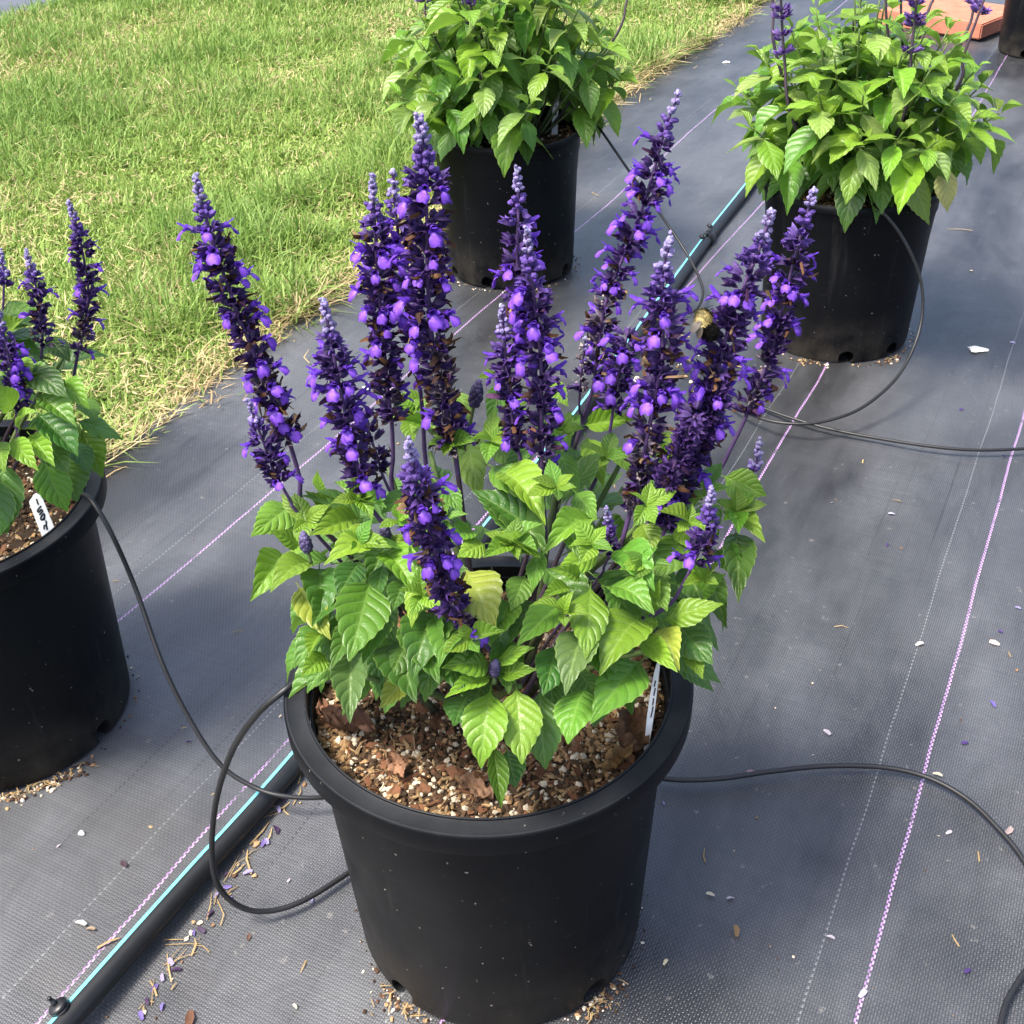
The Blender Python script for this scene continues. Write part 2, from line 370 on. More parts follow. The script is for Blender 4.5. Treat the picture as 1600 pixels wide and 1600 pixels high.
# lawn: blades, one mass
def make_lawn():
    N = 900000
    p = rng.uniform(FAR-.05, EDGE+.05, N); a = rng.uniform(.3, 8.5, N)
    q = lane(p, a); qx, qy = q[:, 0], q[:, 1]
    X, Y = project(np.stack([qx, qy, 0*qx+.03], -1))
    vis = (X > -120) & (X < 1330) & (Y > -90) & (Y < 900)
    e = (vnoise(a*3, 0*a, 5)-.5)*.035+(vnoise(a*14, 0*a, 6)-.5)*.012 + (vnoise(a*5, 0*a, 21)-.5)*.05
    inside = EDGE+e-p
    vis &= (inside > -.01) & (p > FAR+.03*vnoise(a*8, a*0, 8))
    p, a, qx, qy, inside = (k[vis] for k in (p, a, qx, qy, inside))
    dist = np.hypot(qx-CAM[0], qy-CAM[1])
    keep = rng.uniform(0, 1, len(p)) < np.clip(1.25-dist*.10, .45, 1)
    p, a, qx, qy, inside, dist = (k[keep] for k in (p, a, qx, qy, inside, dist))
    if len(p) > 220000:
        s = rng.choice(len(p), 220000, replace=False); p, a, qx, qy, inside, dist = (k[s] for k in (p, a, qx, qy, inside, dist))
    n = len(p)
    dry = vnoise(qx*2.2, qy*2.2, 31)*.5+vnoise(qx*6, qy*6, 32)*.35+vnoise(qx*25, qy*25, 33)*.25
    dry = np.clip((dry-.40)*1.2, .09, .38)
    dry = np.clip(dry+np.clip(.55-inside*5.5, 0, .55), 0, .82)
    is_dry = rng.uniform(0, 1, n) < dry
    lush = vnoise(qx*3.1+9, qy*3.1, 41)*.6+vnoise(qx*9, qy*9, 42)*.4
    lush = np.clip((lush-.5)*1.9+.5, 0, 1)
    L = rng.uniform(.022, .055, n)*(0.50+1.25*lush); L *= np.where(is_dry, .75, 1)
    L *= 1+.7*np.clip(1-inside/.5, 0, 1)*(lush > .45)
    W = rng.uniform(.0017, .0048, n)*(1+.12*np.clip(dist-2, 0, 3)); W[is_dry] *= .62
    th = rng.uniform(0, 2*np.pi, n)+1.5*vnoise(qx*5, qy*5, 51)
    el = np.where(is_dry, rng.normal(.25, .25, n), rng.normal(.80, .38, n)); el = np.clip(el, .03, 1.5)
    dx, dy = np.cos(th)*np.cos(el), np.sin(th)*np.cos(el); dz = np.sin(el)
    bend = np.where(is_dry, .0, rng.uniform(.1, .7, n))
    d1 = np.stack([dx, dy, dz], -1); d2 = d1+np.stack([dx*bend, dy*bend, -bend*.9], -1); d2 /= np.linalg.norm(d2, axis=1)[:, None]
    sd_ = np.stack([-np.sin(th), np.cos(th), rng.normal(0, .35, n)], -1); sd_ /= np.linalg.norm(sd_, axis=1)[:, None]
    base = np.stack([qx, qy, np.where(is_dry, rng.uniform(0, .02, n), -.002)], -1)
    mid = base+d1*(L*.55)[:, None]; tip = mid+d2*(L*.5)[:, None]
    tip[:, 2] = np.maximum(tip[:, 2], .003); mid[:, 2] = np.maximum(mid[:, 2], .003)
    hw = (W*.5)[:, None]
    V = np.stack([base-sd_*hw, base+sd_*hw, mid-sd_*hw*.85, mid+sd_*hw*.85, tip], 1).reshape(-1, 3)
    g1 = np.array([.17, .29, .045]); g2 = np.array([.37, .47, .12]); g3 = np.array([.085, .19, .03])
    r1 = rng.uniform(0, 1, n)[:, None]; hue = np.clip(.6*vnoise(qx*1.7, qy*1.7, 61)+.9*lush-.25, 0, 1)[:, None]
    C = (g1*(1-r1)+g2*r1)*(1-.5*hue)+g3*.5*hue
    st = np.array([.62, .54, .28])*(1-.45*rng.uniform(0, 1, n)[:, None]) + np.array([.06, .0, .0])*rng.uniform(0, 1, n)[:, None]
    C = np.where(is_dry[:, None], st, C)
    Cv = np.repeat(C, 5, 0); Cv4 = np.ones((len(Cv), 4), np.float32); Cv4[:, :3] = Cv
    me = bpy.data.meshes.new('lawn_grass'); k = np.arange(n)*5
    idx = np.stack([k, k+1, k+3, k, k+3, k+2, k+2, k+3, k+4], -1).ravel()
    me.vertices.add(len(V)); me.vertices.foreach_set('co', V.ravel().astype(np.float32))
    me.loops.add(len(idx)); me.loops.foreach_set('vertex_index', idx.astype(np.int32))
    me.polygons.add(n*3); me.polygons.foreach_set('loop_start', (np.arange(n*3)*3).astype(np.int32))
    me.update(calc_edges=True)
    ca = me.color_attributes.new('Col', 'FLOAT_COLOR', 'POINT'); ca.data.foreach_set('color', Cv4.ravel())
    o = link('lawn_grass', me, M['grass']); tag(o, 'short mown lawn with patches of dry straw beside the black fabric', 'grass', kind='stuff')
    # straw thatch lying over the cut edge of the fabric
    b = MB(); r = random.Random(3)
    for i in range(2600):
        aa = r.uniform(1.2, 5.0); ee = float((vnoise(np.array([aa*3]), np.array([0.]), 5)[0]-.5)*.035 + (vnoise(np.array([aa*5]), np.array([0.]), 21)[0]-.5)*.05)
        pp = EDGE+ee+r.gauss(-.012, .026)+ (r.uniform(0, .10) if r.random() < .05 else 0)
        x, y = lane(pp, aa)[0]
        ln = r.uniform(.012, .06); t = r.gauss(math.pi/2-DIR, .7); z = .005+abs(r.gauss(0, .006))
        d = Vector((math.cos(t), math.sin(t), r.gauss(0, .15)))*ln; cpt = Vector((x, y, z)); k = Vector((-d.y, d.x, 0)).normalized()*r.uniform(.0005, .0013)
        A, B_ = cpt-d/2, cpt+d/2; A.z = max(A.z, .006); B_.z = max(B_.z, .006); mid = cpt+Vector((r.gauss(0, .004), r.gauss(0, .004), abs(r.gauss(.003, .003))))
        s_ = r.uniform(.5, 1.1); colr = (.50*s_, .37*s_, .19*s_) if r.random() < .85 else (.14, .22, .04)
        b.add([A-k, A+k, mid+k, mid-k, B_+k*.4, B_-k*.4], [(0, 1, 2, 3), (3, 2, 4, 5)], colr)
    o = b.build('straw_thatch', M['grass']); tag(o, 'dry straw thatch lying along the cut edge of the lawn', 'straw', kind='stuff')
make_lawn()

# ------------------------------------------------------------------ pots
LP = Vector(((-.6415+.0263)*S, (1.088-.7705)*S, 0)); MP = Vector(((.0176+.0263)*S, (2.4647-.7705)*S, 0)); RP = Vector(((.6492+.0263)*S-.004, (2.0767-.7705)*S, 0))
FP = Vector((0, 0, 0))
H1, H2 = .280, .270
PROF_BODY1 = [(.0, .001), (.121, .001), (.1246, .003), (.1256, .008), (.1365, .215), (.1388, .258), (.1392, .262), (.1392, .268),
              (.1372, .268), (.1365, .258), (.1340, .215), (.1225, .020), (.115, .010), (0, .010)]
PROF_RIM1 = [(.1392, .2622), (.1550, .2602), (.1562, .2602), (.1568, .2608), (.1570, .2620), (.1572, .2764), (.1568, .2780), (.1559, .2789), (.1546, .2790),
             (.1538, .2784), (.1425, .2776), (.1418, .2779), (.1414, .2790), (.1406, .2796), (.1399, .2792), (.1396, .2780), (.1392, .2622)]
PROF_BODY2 = [(.0, .001), (.117, .001), (.1205, .003), (.1216, .008), (.1290, .180), (.1325, .226), (.1345, .232), (.1350, .258),
              (.1322, .258), (.1315, .230), (.126, .180), (.118, .020), (.110, .010), (0, .010)]
PROF_RIM2 = [(.1350, .257), (.1385, .2572), (.1415, .2590), (.1425, .2625), (.1420, .2665), (.1400, .2692), (.1372, .2700), (.1345, .2690), (.1330, .2660), (.1322, .2575)]
def pot_body_mesh(prof, name, holes):
    b = MB(); b.lathe(prof, 96); me = b.mesh(name)
    bm = bmesh.new(); bm.from_mesh(me); bmesh.ops.remove_doubles(bm, verts=bm.verts, dist=1e-5); bmesh.ops.recalc_face_normals(bm, faces=bm.faces); bm.to_mesh(me); bm.free()
    o = bpy.data.objects.new('tmp', me); col.objects.link(o)
    c = MB()
    for i, a in enumerate(holes):
        d = Vector((math.cos(a), math.sin(a), 0)); c.tube([d*.09+Vector((0, 0, .012)), d*.14+Vector((0, 0, .012))], .0125, 20)
    co_ = bpy.data.objects.new('cut', c.mesh('cut')); col.objects.link(co_)
    md = o.modifiers.new('b', 'BOOLEAN'); md.object = co_; md.operation = 'DIFFERENCE'; md.solver = 'EXACT'
    dg = bpy.context.evaluated_depsgraph_get(); res = bpy.data.meshes.new_from_object(o.evaluated_get(dg))
    bpy.data.objects.remove(o); bpy.data.objects.remove(co_)
    for p in res.polygons: p.use_smooth = True
    res.name = name
    try: res.set_sharp_from_angle(angle=math.radians(40))
    except Exception: pass
    return res
HOLES = [math.radians(k) for k in (-132, -52, 8, 68, 128, 188)]
body1 = pot_body_mesh(PROF_BODY1, 'pot_body', HOLES); body2 = pot_body_mesh(PROF_BODY2, 'pot_body', [h+.35 for h in HOLES])
def rim_mesh(prof):
    b = MB(); b.lathe(prof, 128); me = b.mesh('pot_rim')
    for v in me.vertices:      # moulded plastic is never quite round or level
        a = math.atan2(v.co.y, v.co.x); v.co.z += .0012*math.sin(2*a+.6); s = 1+.0035*math.sin(2*a+1.1)+.002*math.sin(3*a); v.co.x *= s; v.co.y *= s
    return me
rim1, rim2 = rim_mesh(PROF_RIM1), rim_mesh(PROF_RIM2)
for _m in (rim1, rim2): _m.set_sharp_from_angle(angle=math.radians(33))
def nursery_pot(loc, kind, label, rz=0.0, tilt=(0, 0)):
    t = empty('nursery_pot', (loc.x, loc.y, .0005)); t.rotation_euler = (tilt[0], tilt[1], rz)
    tag(t, label, 'plant pot', 'black nursery pots on the fabric')
    for nm, me in (('pot_body', body1 if kind == 1 else body2), ('pot_rim', rim1 if kind == 1 else rim2)):
        o = bpy.data.objects.new(nm, me); col.objects.link(o); o.parent = t
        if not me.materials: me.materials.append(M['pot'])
    return t
nursery_pot(FP, 1, 'black plastic pot with wide flat rim holding the plant with most purple spikes')
nursery_pot(LP, 1, 'black plastic pot beside the lawn whose thin tube leads to the next pot', .5)
nursery_pot(MP, 2, 'black plastic pot holding the leafy plant that overhangs the lawn', 0)
nursery_pot(RP, 2, 'black plastic pot with a thin tube looping over its front', 1.0, (0, math.radians(-1.3)))
nursery_pot(B4, 2, 'black plastic pot standing beside the terracotta slab', .3)

# ------------------------------------------------------------------ potting mix
def soil(loc, R, z0, nbits, label, seed, big=1.0):
    r = random.Random(seed); b = MB(); nr, ns = 22, 72
    vsl = [(loc.x, loc.y, z0+.006)]; fs = []; cols = [(.035, .022, .013)]
    def hz(x, y): return z0 + .010*(vnoise(np.array([x*18+50]), np.array([y*18+50]), seed)[0]-.5) + .005*(vnoise(np.array([x*70+50]), np.array([y*70+50]), seed+1)[0]-.5)
    for i in range(1, nr+1):
        for k in range(ns):
            a = 2*math.pi*k/ns; x, y = R*i/nr*math.cos(a), R*i/nr*math.sin(a)
            vsl.append((loc.x+x, loc.y+y, hz(x, y))); s_ = r.uniform(.6, 1.4); cols.append((.038*s_, .024*s_, .014*s_))
    for k in range(ns): fs.append((0, 1+k, 1+(k+1) % ns))
    for i in range(nr-1):
        for k in range(ns): fs.append((1+i*ns+k, 1+(i+1)*ns+k, 1+(i+1)*ns+(k+1) % ns, 1+i*ns+(k+1) % ns))
    b.add(vsl, fs, cols)
    for i in range(nbits):
        rr = R*.985*math.sqrt(r.random()); a = r.uniform(0, 6.283); x, y = rr*math.cos(a), rr*math.sin(a); z = hz(x, y)
        t = r.random(); R3 = Matrix.Rotation(r.uniform(0, 6.28), 3, 'Z') @ Matrix.Rotation(r.gauss(0, .5), 3, 'X') @ Matrix.Rotation(r.gauss(0, .5), 3, 'Y')
        tan = vnoise(np.array([x*14+20]), np.array([y*14]), seed+5)[0]
        if t < .17:      # perlite
            s_ = (.0007+.0022*r.random()**1.8)*big; k = r.uniform(.7, 1.1); b.blob((loc.x+x, loc.y+y, z+s_*.5), (s_*r.uniform(.8, 1.5), s_, s_*.8), (.66*k, .57*k, .43*k), .3, R3, r)
        elif t < .235:    # bark
            s_ = (.0015+.0062*r.random()**2.2)*big; k = r.uniform(.5, 1.3); b.blob((loc.x+x, loc.y+y, z+.0015), (s_*1.2, s_*.7, s_*.22), (.17*k, .078*k, .040*k), .4, R3, r)
        elif t < .265:    # husk
            s_ = r.uniform(.002, .0045)*big; k = r.uniform(.7, 1.2); b.blob((loc.x+x, loc.y+y, z+.002), (s_*1.5, s_*.4, s_*.3), (.33*k, .22*k, .11*k), .3, R3, r)
        else:            # peat and dry fibre crumbs
            s_ = r.uniform(.0007, .0026)*big; k = r.uniform(.5, 1.4)
            c = (.33*k, .20*k, .095*k) if r.random() < (.88 if tan > .58 else .26) else (.085*k, .052*k, .030*k)
            b.blob((loc.x+x, loc.y+y, z+s_*.4), (s_*r.uniform(.8, 2), s_, s_*.7), c, .4, R3, r)
    # a few rootlets
    for i in range(26):
        rr = R*.9*math.sqrt(r.random()); a = r.uniform(0, 6.283); p0 = Vector((loc.x+rr*math.cos(a), loc.y+rr*math.sin(a), z0+.006)); t = r.uniform(0, 6.28); ln = r.uniform(.008, .03)
        p1 = p0+Vector((math.cos(t), math.sin(t), r.uniform(0, .25)))*ln; b.tube([p0, (p0+p1)/2+Vector((0, 0, r.uniform(0, .006))), p1], [.0006, .0007, .0003], 4, (.24, .15, .08))
    o = b.build('potting_mix', M['bits'], None, False); return tag(o, label, 'potting soil', kind='stuff')
soil(FP, .1372, .2545, 12000, 'brown bark and perlite potting mix in the pot with most purple spikes', 1)
soil(LP, .1372, .2560, 3000, 'potting mix in the pot beside the lawn', 2)
soil(MP, .1320, .2480, 900, 'potting mix in the pot of the plant overhanging the lawn', 3, 1.3)
soil(RP+Vector((-.005, 0, 0)), .1300, .2480, 1200, 'potting mix in the pot with the looping tube', 4, 1.3)
soil(B4, .1310, .2480, 200, 'potting mix in the pot beside the terracotta slab', 5, 1.3)

# ------------------------------------------------------------------ leaves
LEN_SEG = 18
def leaf_mesh(name, fold, arch, curl, wav, twist, seed, ser=.034, wide=1.0, petiole=.22):
    """a toothed ovate leaf, stalk at the origin, blade along +Y to y = 1, upper side +Z"""
    r = random.Random(seed); rows = LEN_SEG; cv = [-1, -.72, -.36, 0, .36, .72, 1]
    vsl, uvs, fs = [], [], []
    asym = r.uniform(-.06, .06); ph = r.uniform(0, 6)
    for i in range(rows+1):
        t = i/rows
        prof = (math.sin(math.pi*min(1, t**.80))**1.12)*(1-.08*t)*(1.0 if t > .12 else .55+.45*t/.12) if 0 < t < 1 else 0.0
        prof = max(prof, .03 if t < .02 else .008)
        for j, v in enumerate(cv):
            wv = prof*.5*wide*(1+asym*(1 if v > 0 else -1))
            tooth = 1.0
            if abs(v) == 1 and 0 < i < rows: tooth = 1+(ser if i % 2 else -ser*.8)
            x = v*wv*tooth; y = t
            if abs(v) == 1 and 0 < i < rows: y += (.012 if i % 2 else -.006)
            z = fold*abs(v)**1.25*wv*1.0
            z += arch*math.sin(math.pi*t)*.5 - curl*t*t*.5 + curl*.5*t
            z += wav*math.sin(t*13+ph+(1.4 if v > 0 else 0))*abs(v)**2*prof
            z -= (.10*wv*(abs(v)**4))         # the margin rolls under
            q = 0.5+0.5*math.cos(2*math.pi*(t-.24*abs(v)**1.25)*8)
            z += -.0045*q*min(1, abs(v)*3)*(1-abs(v)**4)*min(1, prof*2)
            a = twist*(t-.3)
            x, z = x*math.cos(a)-z*math.sin(a)*.0, z+x*math.sin(a)
            vsl.append((x, y, z)); uvs.append((t, v*.5+.5))
    nc = len(cv)
    for i in range(rows):
        for j in range(nc-1):
            k = i*nc+j; fs.append((k, k+1, k+nc+1, k+nc))
    # stalk
    n0 = len(vsl); sg = 5
    for i in range(4):
        t = i/3; y = .06-petiole*t-.0; z = vsl[3][2]-.05*petiole*0-.30*petiole*t*t; rr = .014+.004*t
        for k in range(sg):
            a = 6.283*k/sg; vsl.append((rr*math.cos(a), y, z+rr*math.sin(a)-.008)); uvs.append((.02, .5))
    for i in range(3):
        for k in range(sg): fs.append((n0+i*sg+k, n0+i*sg+(k+1) % sg, n0+(i+1)*sg+(k+1) % sg, n0+(i+1)*sg+k))
    me = bpy.data.meshes.new(name); me.from_pydata(vsl, [], fs)
    ul = me.uv_layers.new(name='UVMap')
    for l in me.loops: ul.data[l.index].uv = uvs[l.vertex_index]
    me.polygons.foreach_set('use_smooth', [True]*len(me.polygons)); me.update()
    if M['leaf'] not in list(me.materials): me.materials.append(M['leaf'])
    return me
LEAF = [leaf_mesh('leaf', f, a, c, wv, tw, s) for s, (f, a, c, wv, tw) in enumerate([
    (.25, .06, .16, .012, .1), (.40, .12, .24, .015, -.15), (.12, .05, .10, .015, .2), (.22, .15, .36, .02, -.1),
    (.60, .08, .20, .012, .15), (.10, .12, .42, .02, .0), (.32, .04, .28, .02, -.25), (.18, .07, .14, .014, .25),
    (.50, .25, .65, .03, .3), (.80, .10, .10, .02, -.3), (.05, .02, .55, .035, .1), (.35, .30, .30, .03, -.35)])]
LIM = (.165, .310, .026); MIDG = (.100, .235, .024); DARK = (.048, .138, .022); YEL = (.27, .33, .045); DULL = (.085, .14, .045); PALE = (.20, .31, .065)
def leaf(parent, P, Q, nrm, w, colr, rg=random, var=None, name='leaf'):
    """stalk end P, tip Q, width w (metres)"""
    P, Q = Vector(P), Vector(Q); y = Q-P; L = y.length; y.normalize(); nrm = Vector(nrm)
    x = y.cross(nrm)
    if x.length < 1e-4: x = y.orthogonal()
    x.normalize(); z = x.cross(y)
    me = LEAF[rg.randrange(len(LEAF))] if var is None else LEAF[var]
    sx = w/.93
    mw = Matrix(((x.x*sx, y.x*L, z.x*L*.9, P.x), (x.y*sx, y.y*L, z.y*L*.9, P.y), (x.z*sx, y.z*L, z.z*L*.9, P.z), (0, 0, 0, 1)))
    o = bpy.data.objects.new(name, me); col.objects.link(o); o.parent = parent
    o.matrix_parent_inverse = wmat(parent).inverted(); o.matrix_basis = mw
    o.color = (*colr, 1); return o
def jitter(c, rg, a=.18): 
    k = 1+rg.uniform(-a, a); return tuple(max(.005, x*k*(1+rg.uniform(-.06, .06))) for x in c)

def leaf_join(store, P, Q, nrm, w, r):
    """the same leaf, added to a joined mass of inner leaves"""
    P, Q = Vector(P), Vector(Q); y = Q-P; L = y.length; y.normalize(); x = y.cross(Vector(nrm)).normalized(); z = x.cross(y); me = LEAF[r.randrange(len(LEAF))]; n0 = len(store[0])
    for v in me.vertices: store[0].append(P+x*(v.co.x*w/.93)+y*(v.co.y*L)+z*(v.co.z*L*.9))
    uvd = me.uv_layers[0].data
    for p in me.polygons:
        store[1].append([n0+i for i in p.vertices]); store[2].extend(tuple(uvd[i].uv) for i in p.loop_indices)
def build_mass(st, parent, c):
    if not st[0]: return
    me = bpy.data.meshes.new('inner_leaves'); me.from_pydata([tuple(v) for v in st[0]], [], st[1]); ul = me.uv_layers.new(name='UVMap')
    ul.data.foreach_set('uv', np.array(st[2], np.float32).ravel()); me.polygons.foreach_set('use_smooth', [True]*len(me.polygons))
    o = link('inner_leaves', me, M['leaf'], parent); o.color = (*c, 1); tag(o, kind='stuff')

# ------------------------------------------------------------------ flower parts
def floret_mesh(seed):
    r = random.Random(seed); b = MB(); u = .001
    T1, T2, LP_, LD = (.12, .045, .40), (.165, .055, .55), (.235, .08, .70), (.135, .045, .50)
    # tube
    b.tube([(0, 0, 0), (3*u, 0, .3*u), (6*u, 0, .8*u), (8*u, 0, .8*u)], [1.0*u, 1.4*u, 2.0*u, 2.5*u], 7, [T1]*7+[T1]*7+[T2]*14, False)
    # upper lip: a narrow hood
    n = 5; vsl = []; cs = []
    for i in range(n):
        t = i/(n-1)
        for j in (-1, -.4, .4, 1):
            wd = (2.2-1.0*t**2)*u; vsl.append((7.4*u+6.4*u*t, j*wd, (2.0+2.6*t-.6*t*t)*u-abs(j)*(.9-.2*t)*u)); cs.append(T2 if t < .5 else LD)
    b.add(vsl, [(i*4+j, i*4+j+1, (i+1)*4+j+1, (i+1)*4+j) for i in range(n-1) for j in range(3)], cs)
    # lower lip: a broad drooping tongue with a notched, ruffled end
    n = 7; m_ = 7; vsl = []; cs = []; dr = r.uniform(.9, 1.3); wk = r.uniform(.85, 1.1)
    for i in range(n):
        t = i/(n-1)
        for j in range(m_):
            v = j/(m_-1)*2-1; wd = (1.5+2.9*math.sin(min(1, t*1.08)*math.pi*.66)**1.2)*u*wk
            ln = 9.6*u*(1-.20*abs(v)**2.5)*(1-.12*(1-abs(v))**4*t)
            ang = (.25+.62*t)*dr
            x = 7.6*u+ln*t*math.cos(ang); z = -1.2*u-ln*t*math.sin(ang)-abs(v)**2*.5*u*t+.5*u*t*t*math.sin(v*5+seed); x -= abs(v)**2*1.0*u*t; x += r.gauss(0, .22)*u; z += r.gauss(0, .28)*u
            k = 1-.40*abs(v)**2-.12*(t > .9); c_ = (.46, .22, .84) if (t < .30 and abs(v) < .4) else (.29, .105, .74) if (abs(v) < .55 and .3 < t < .85) else LP_
            vsl.append((x, v*wd, z)); cs.append(tuple(q*k for q in c_))
    b.add(vsl, [(i*m_+j, i*m_+j+1, (i+1)*m_+j+1, (i+1)*m_+j) for i in range(n-1) for j in range(m_-1)], cs)
    # side lobes
    for s in (-1, 1):
        b.add([(7.4*u, s*1.9*u, .5*u), (8.6*u, s*3.6*u, 1.0*u), (10.0*u, s*4.2*u, -.4*u), (9.2*u, s*2.6*u, -1.6*u), (8*u, s*1.9*u, -1.3*u)], [(0, 1, 2, 3, 4)], T2)
    me = b.mesh('floret'); me.materials.append(M['floret']); return me
FLORET = [floret_mesh(s) for s in range(4)]

def calyx(b, P, out, up, L, R, c, tipc, rg, n=6):
    """a ribbed, toothed bell pointing along out"""
    out = out.normalized(); sd_ = out.cross(up).normalized(); u2 = sd_.cross(out)
    prof = [(0, .16), (.22, .62), (.55, .95), (.82, 1.0)]
    vsl = []; cs = []; k0 = rg.uniform(0, 6)
    for i, (t, rr) in enumerate(prof):
        for k in range(n):
            a = 6.283*k/n+k0; rib = 1.18 if k % 2 else .78
            vsl.append(P+out*(L*t)+(sd_*math.cos(a)+u2*math.sin(a)*.85)*(R*rr*rib))
            q = (1.25 if k % 2 else .75)*(1-.25*(1-t)); cs.append(tuple(x*q for x in c))
    for k in range(n):
        a = 6.283*k/n+k0; ext = 1.0+(rg.uniform(.12, .42) if k % 2 else -.12); vsl.append(P+out*(L*ext)+(sd_*math.cos(a)+u2*math.sin(a)*.85)*(R*(1.25 if k % 2 else .95)*rg.uniform(.8, 1.25))); cs.append(tipc)
    fs = []
    for i in range(len(prof)):
        for k in range(n): fs.append((i*n+k, i*n+(k+1) % n, (i+1)*n+(k+1) % n, (i+1)*n+k))
    b.add(vsl, fs, cs)
def withered(b, P, out, up, rg, big=1.0):
    """a shrivelled brown corolla hanging out of its calyx"""
    out = (out+Vector((rg.gauss(0, .35), rg.gauss(0, .35), rg.gauss(-.15, .35)))).normalized(); sd_ = out.orthogonal().normalized()
    q = Matrix.Rotation(rg.uniform(0, 6.28), 3, out); sd_ = q @ sd_; u2 = out.cross(sd_)
    L = rg.uniform(.004, .0095)*big; k = rg.uniform(.4, 1.15)
    pal = rg.choice([(.10, .045, .022), (.17, .085, .038), (.045, .022, .016), (.045, .022, .016), (.30, .19, .10), (.07, .025, .07), (.13, .06, .03)])
    c = tuple(x*k for x in pal)
    p1 = P+out*L*.5+u2*rg.gauss(0, .001); p2 = P+out*L*.9+u2*rg.gauss(0, .003)+sd_*rg.gauss(0, .003)
    wd = rg.uniform(.0010, .0022)*big
    b.add([P-sd_*wd*.5, P+sd_*wd*.5, p1-sd_*wd+u2*.0008, p1+u2*-.0006, p1+sd_*wd+u2*.0006, p2-sd_*wd*.7, p2+sd_*wd*.5+u2*.0012], [(0, 1, 3, 2), (1, 4, 3), (2, 3, 5), (3, 4, 6, 5)], c)
DK = (.072, .036, .155)
def spike(parent, pts, base_pts, rg, thick=1.0, dens=1.0, flo=.13, brown=.30, bare=0.0, tipn=6, fl_n=None, sizek=1.0, label=None):
    """pts: centreline from the lowest whorl to the tip, base_pts: bare stem below it"""
    line = catmull(pts, 10); stemline = catmull(list(base_pts)+[pts[0], pts[1]], 6)[:-6] if base_pts else []
    full = stemline+line[1 if stemline else 0:]
    n = len(full); seglen = [0]
    for i in range(1, n): seglen.append(seglen[-1]+(full[i]-full[i-1]).length)
    tot = seglen[-1]
    b = MB(); rad = [(.0024 if parent is not None else .002)*sizek*(1-.62*(s/tot)) for s in seglen]
    k = rg.uniform(.8, 1.2)
    cs = []
    for i in range(n):
        f = seglen[i]/tot; c = (.060*k, .040*k, .055*k) if f < .45 else (.085*k, .045*k, .13*k)
        if rg.random() < .5: c = tuple(x*1.2 for x in c)
        cs += [c]*7
    b.tube(full, rad, 7, cs)
    st = b.build('flower_spike', M['stem'], parent)
    if label: st['label'] = label
    cx = MB(); wb = MB(); flor = []
    # walk up the spike
    ll = [0]
    for i in range(1, len(line)): ll.append(ll[-1]+(line[i]-line[i-1]).length)
    T = ll[-1]; s = .002
    def posat(d):
        i = min(max(np.searchsorted(ll, d)-1, 0), len(line)-2); f = (d-ll[i])/max(1e-6, ll[i+1]-ll[i]); return line[i].lerp(line[i+1], f), (line[i+1]-line[i]).normalized()
    ph = rg.uniform(0, 6)
    while s < T:
        f = s/T; P, tn = posat(s); left = T-s
        u = tn.orthogonal().normalized(); v = tn.cross(u)
        tipk = min(1.0, .30+left/(.055*sizek)) if tipn else 1.0
        low = min(1.0, .55+s/.05) if bare else 1.0
        if bare and f < bare: gap_skip = rg.random() < .28
        else: gap_skip = False
        nc = max(3, int(round((8.5 if tipk > .6 else 6)*dens*(.8+.4*rg.random())*(0.7 if gap_skip else 1))))
        ph += .5
        for q in range(nc):
            a = ph+6.283*q/nc+rg.gauss(0, .22); rad_ = (u*math.cos(a)+v*math.sin(a))
            up_ = .55-.35*f+rg.gauss(0, .32)
            out = (rad_+tn*(up_ if tipk > .55 else .9)).normalized()
            L = .0070*sizek*tipk*rg.uniform(.7, 1.25); R = .0024*sizek*(.75+.3*tipk)*rg.uniform(.85, 1.15)*(tipk**.3)
            ped = .0022*sizek*tipk*thick*rg.uniform(.6, 1.8)
            P0 = P+out*ped+tn*rg.gauss(0, .0014)
            k = rg.uniform(.55, 1.35)
            if tipk < .62: c = (.17*k+.03, .12*k+.03, .34*k+.03); tc = (.42, .38, .60)
            elif tipk < .95: c = (.085*k, .042*k, .22*k); tc = (.15, .08, .34)
            else: c = tuple(x*k for x in DK); tc = (.065*k, .022*k, .15*k)
            if bare and f < bare and rg.random() < .35: c = (.13*k, .10*k, .15*k); tc = (.22, .16, .15)
            if tipk < .80:      # closed buds, plump and downy
                q3 = out.to_track_quat('Z', 'Y').to_matrix(); mixc = tuple(c[w_]*.7+tc[w_]*.3 for w_ in range(3))
                cx.blob(P0+out*L*.45, (R*1.05, R*.95, L*.55), mixc, .14, q3, rg); continue
            calyx(cx, P0, out, tn, L, R, c, tc, rg)
            if tipk > .9:
                z = rg.random()
                if z < flo*(2.2 if f > .45 else 1.15): flor.append((P0+out*L*.55, rad_, tn, rg.uniform(.68, 1.02)*sizek))
                elif z < flo+1.25*brown*(1.0 if f < .8 else .35):
                    withered(wb, P0+out*L*.8, out, tn, rg, sizek)
                    if rg.random() < .6: withered(wb, P0+out*L*.7, out, tn, rg, sizek)
        # fuzz of bracts and anthers round the axis
        if bare and f < bare:
            for q in range(5):
                a = rg.uniform(0, 6.28); cx.blob(P+(u*math.cos(a)+v*math.sin(a))*.003+tn*rg.gauss(0, .003), (.0011, .0011, .0009), (.40, .33, .33), .4, None, rg)
        s += (.0094 if tipk > .9 else .0026+.0052*tipk)*sizek*rg.uniform(.85, 1.15)/max(.75, dens)*(1.5 if gap_skip else 1)
    if tipn: cx.blob(line[-1], (.0017*sizek, .0017*sizek, .0026*sizek), (.42, .40, .58), .15, None, rg)
    tag(cx.build('calyx_cluster', M['calyx'], st, False), kind='stuff')
    if wb.v: tag(wb.build('withered_corollas', M['dry'], st), kind='stuff')
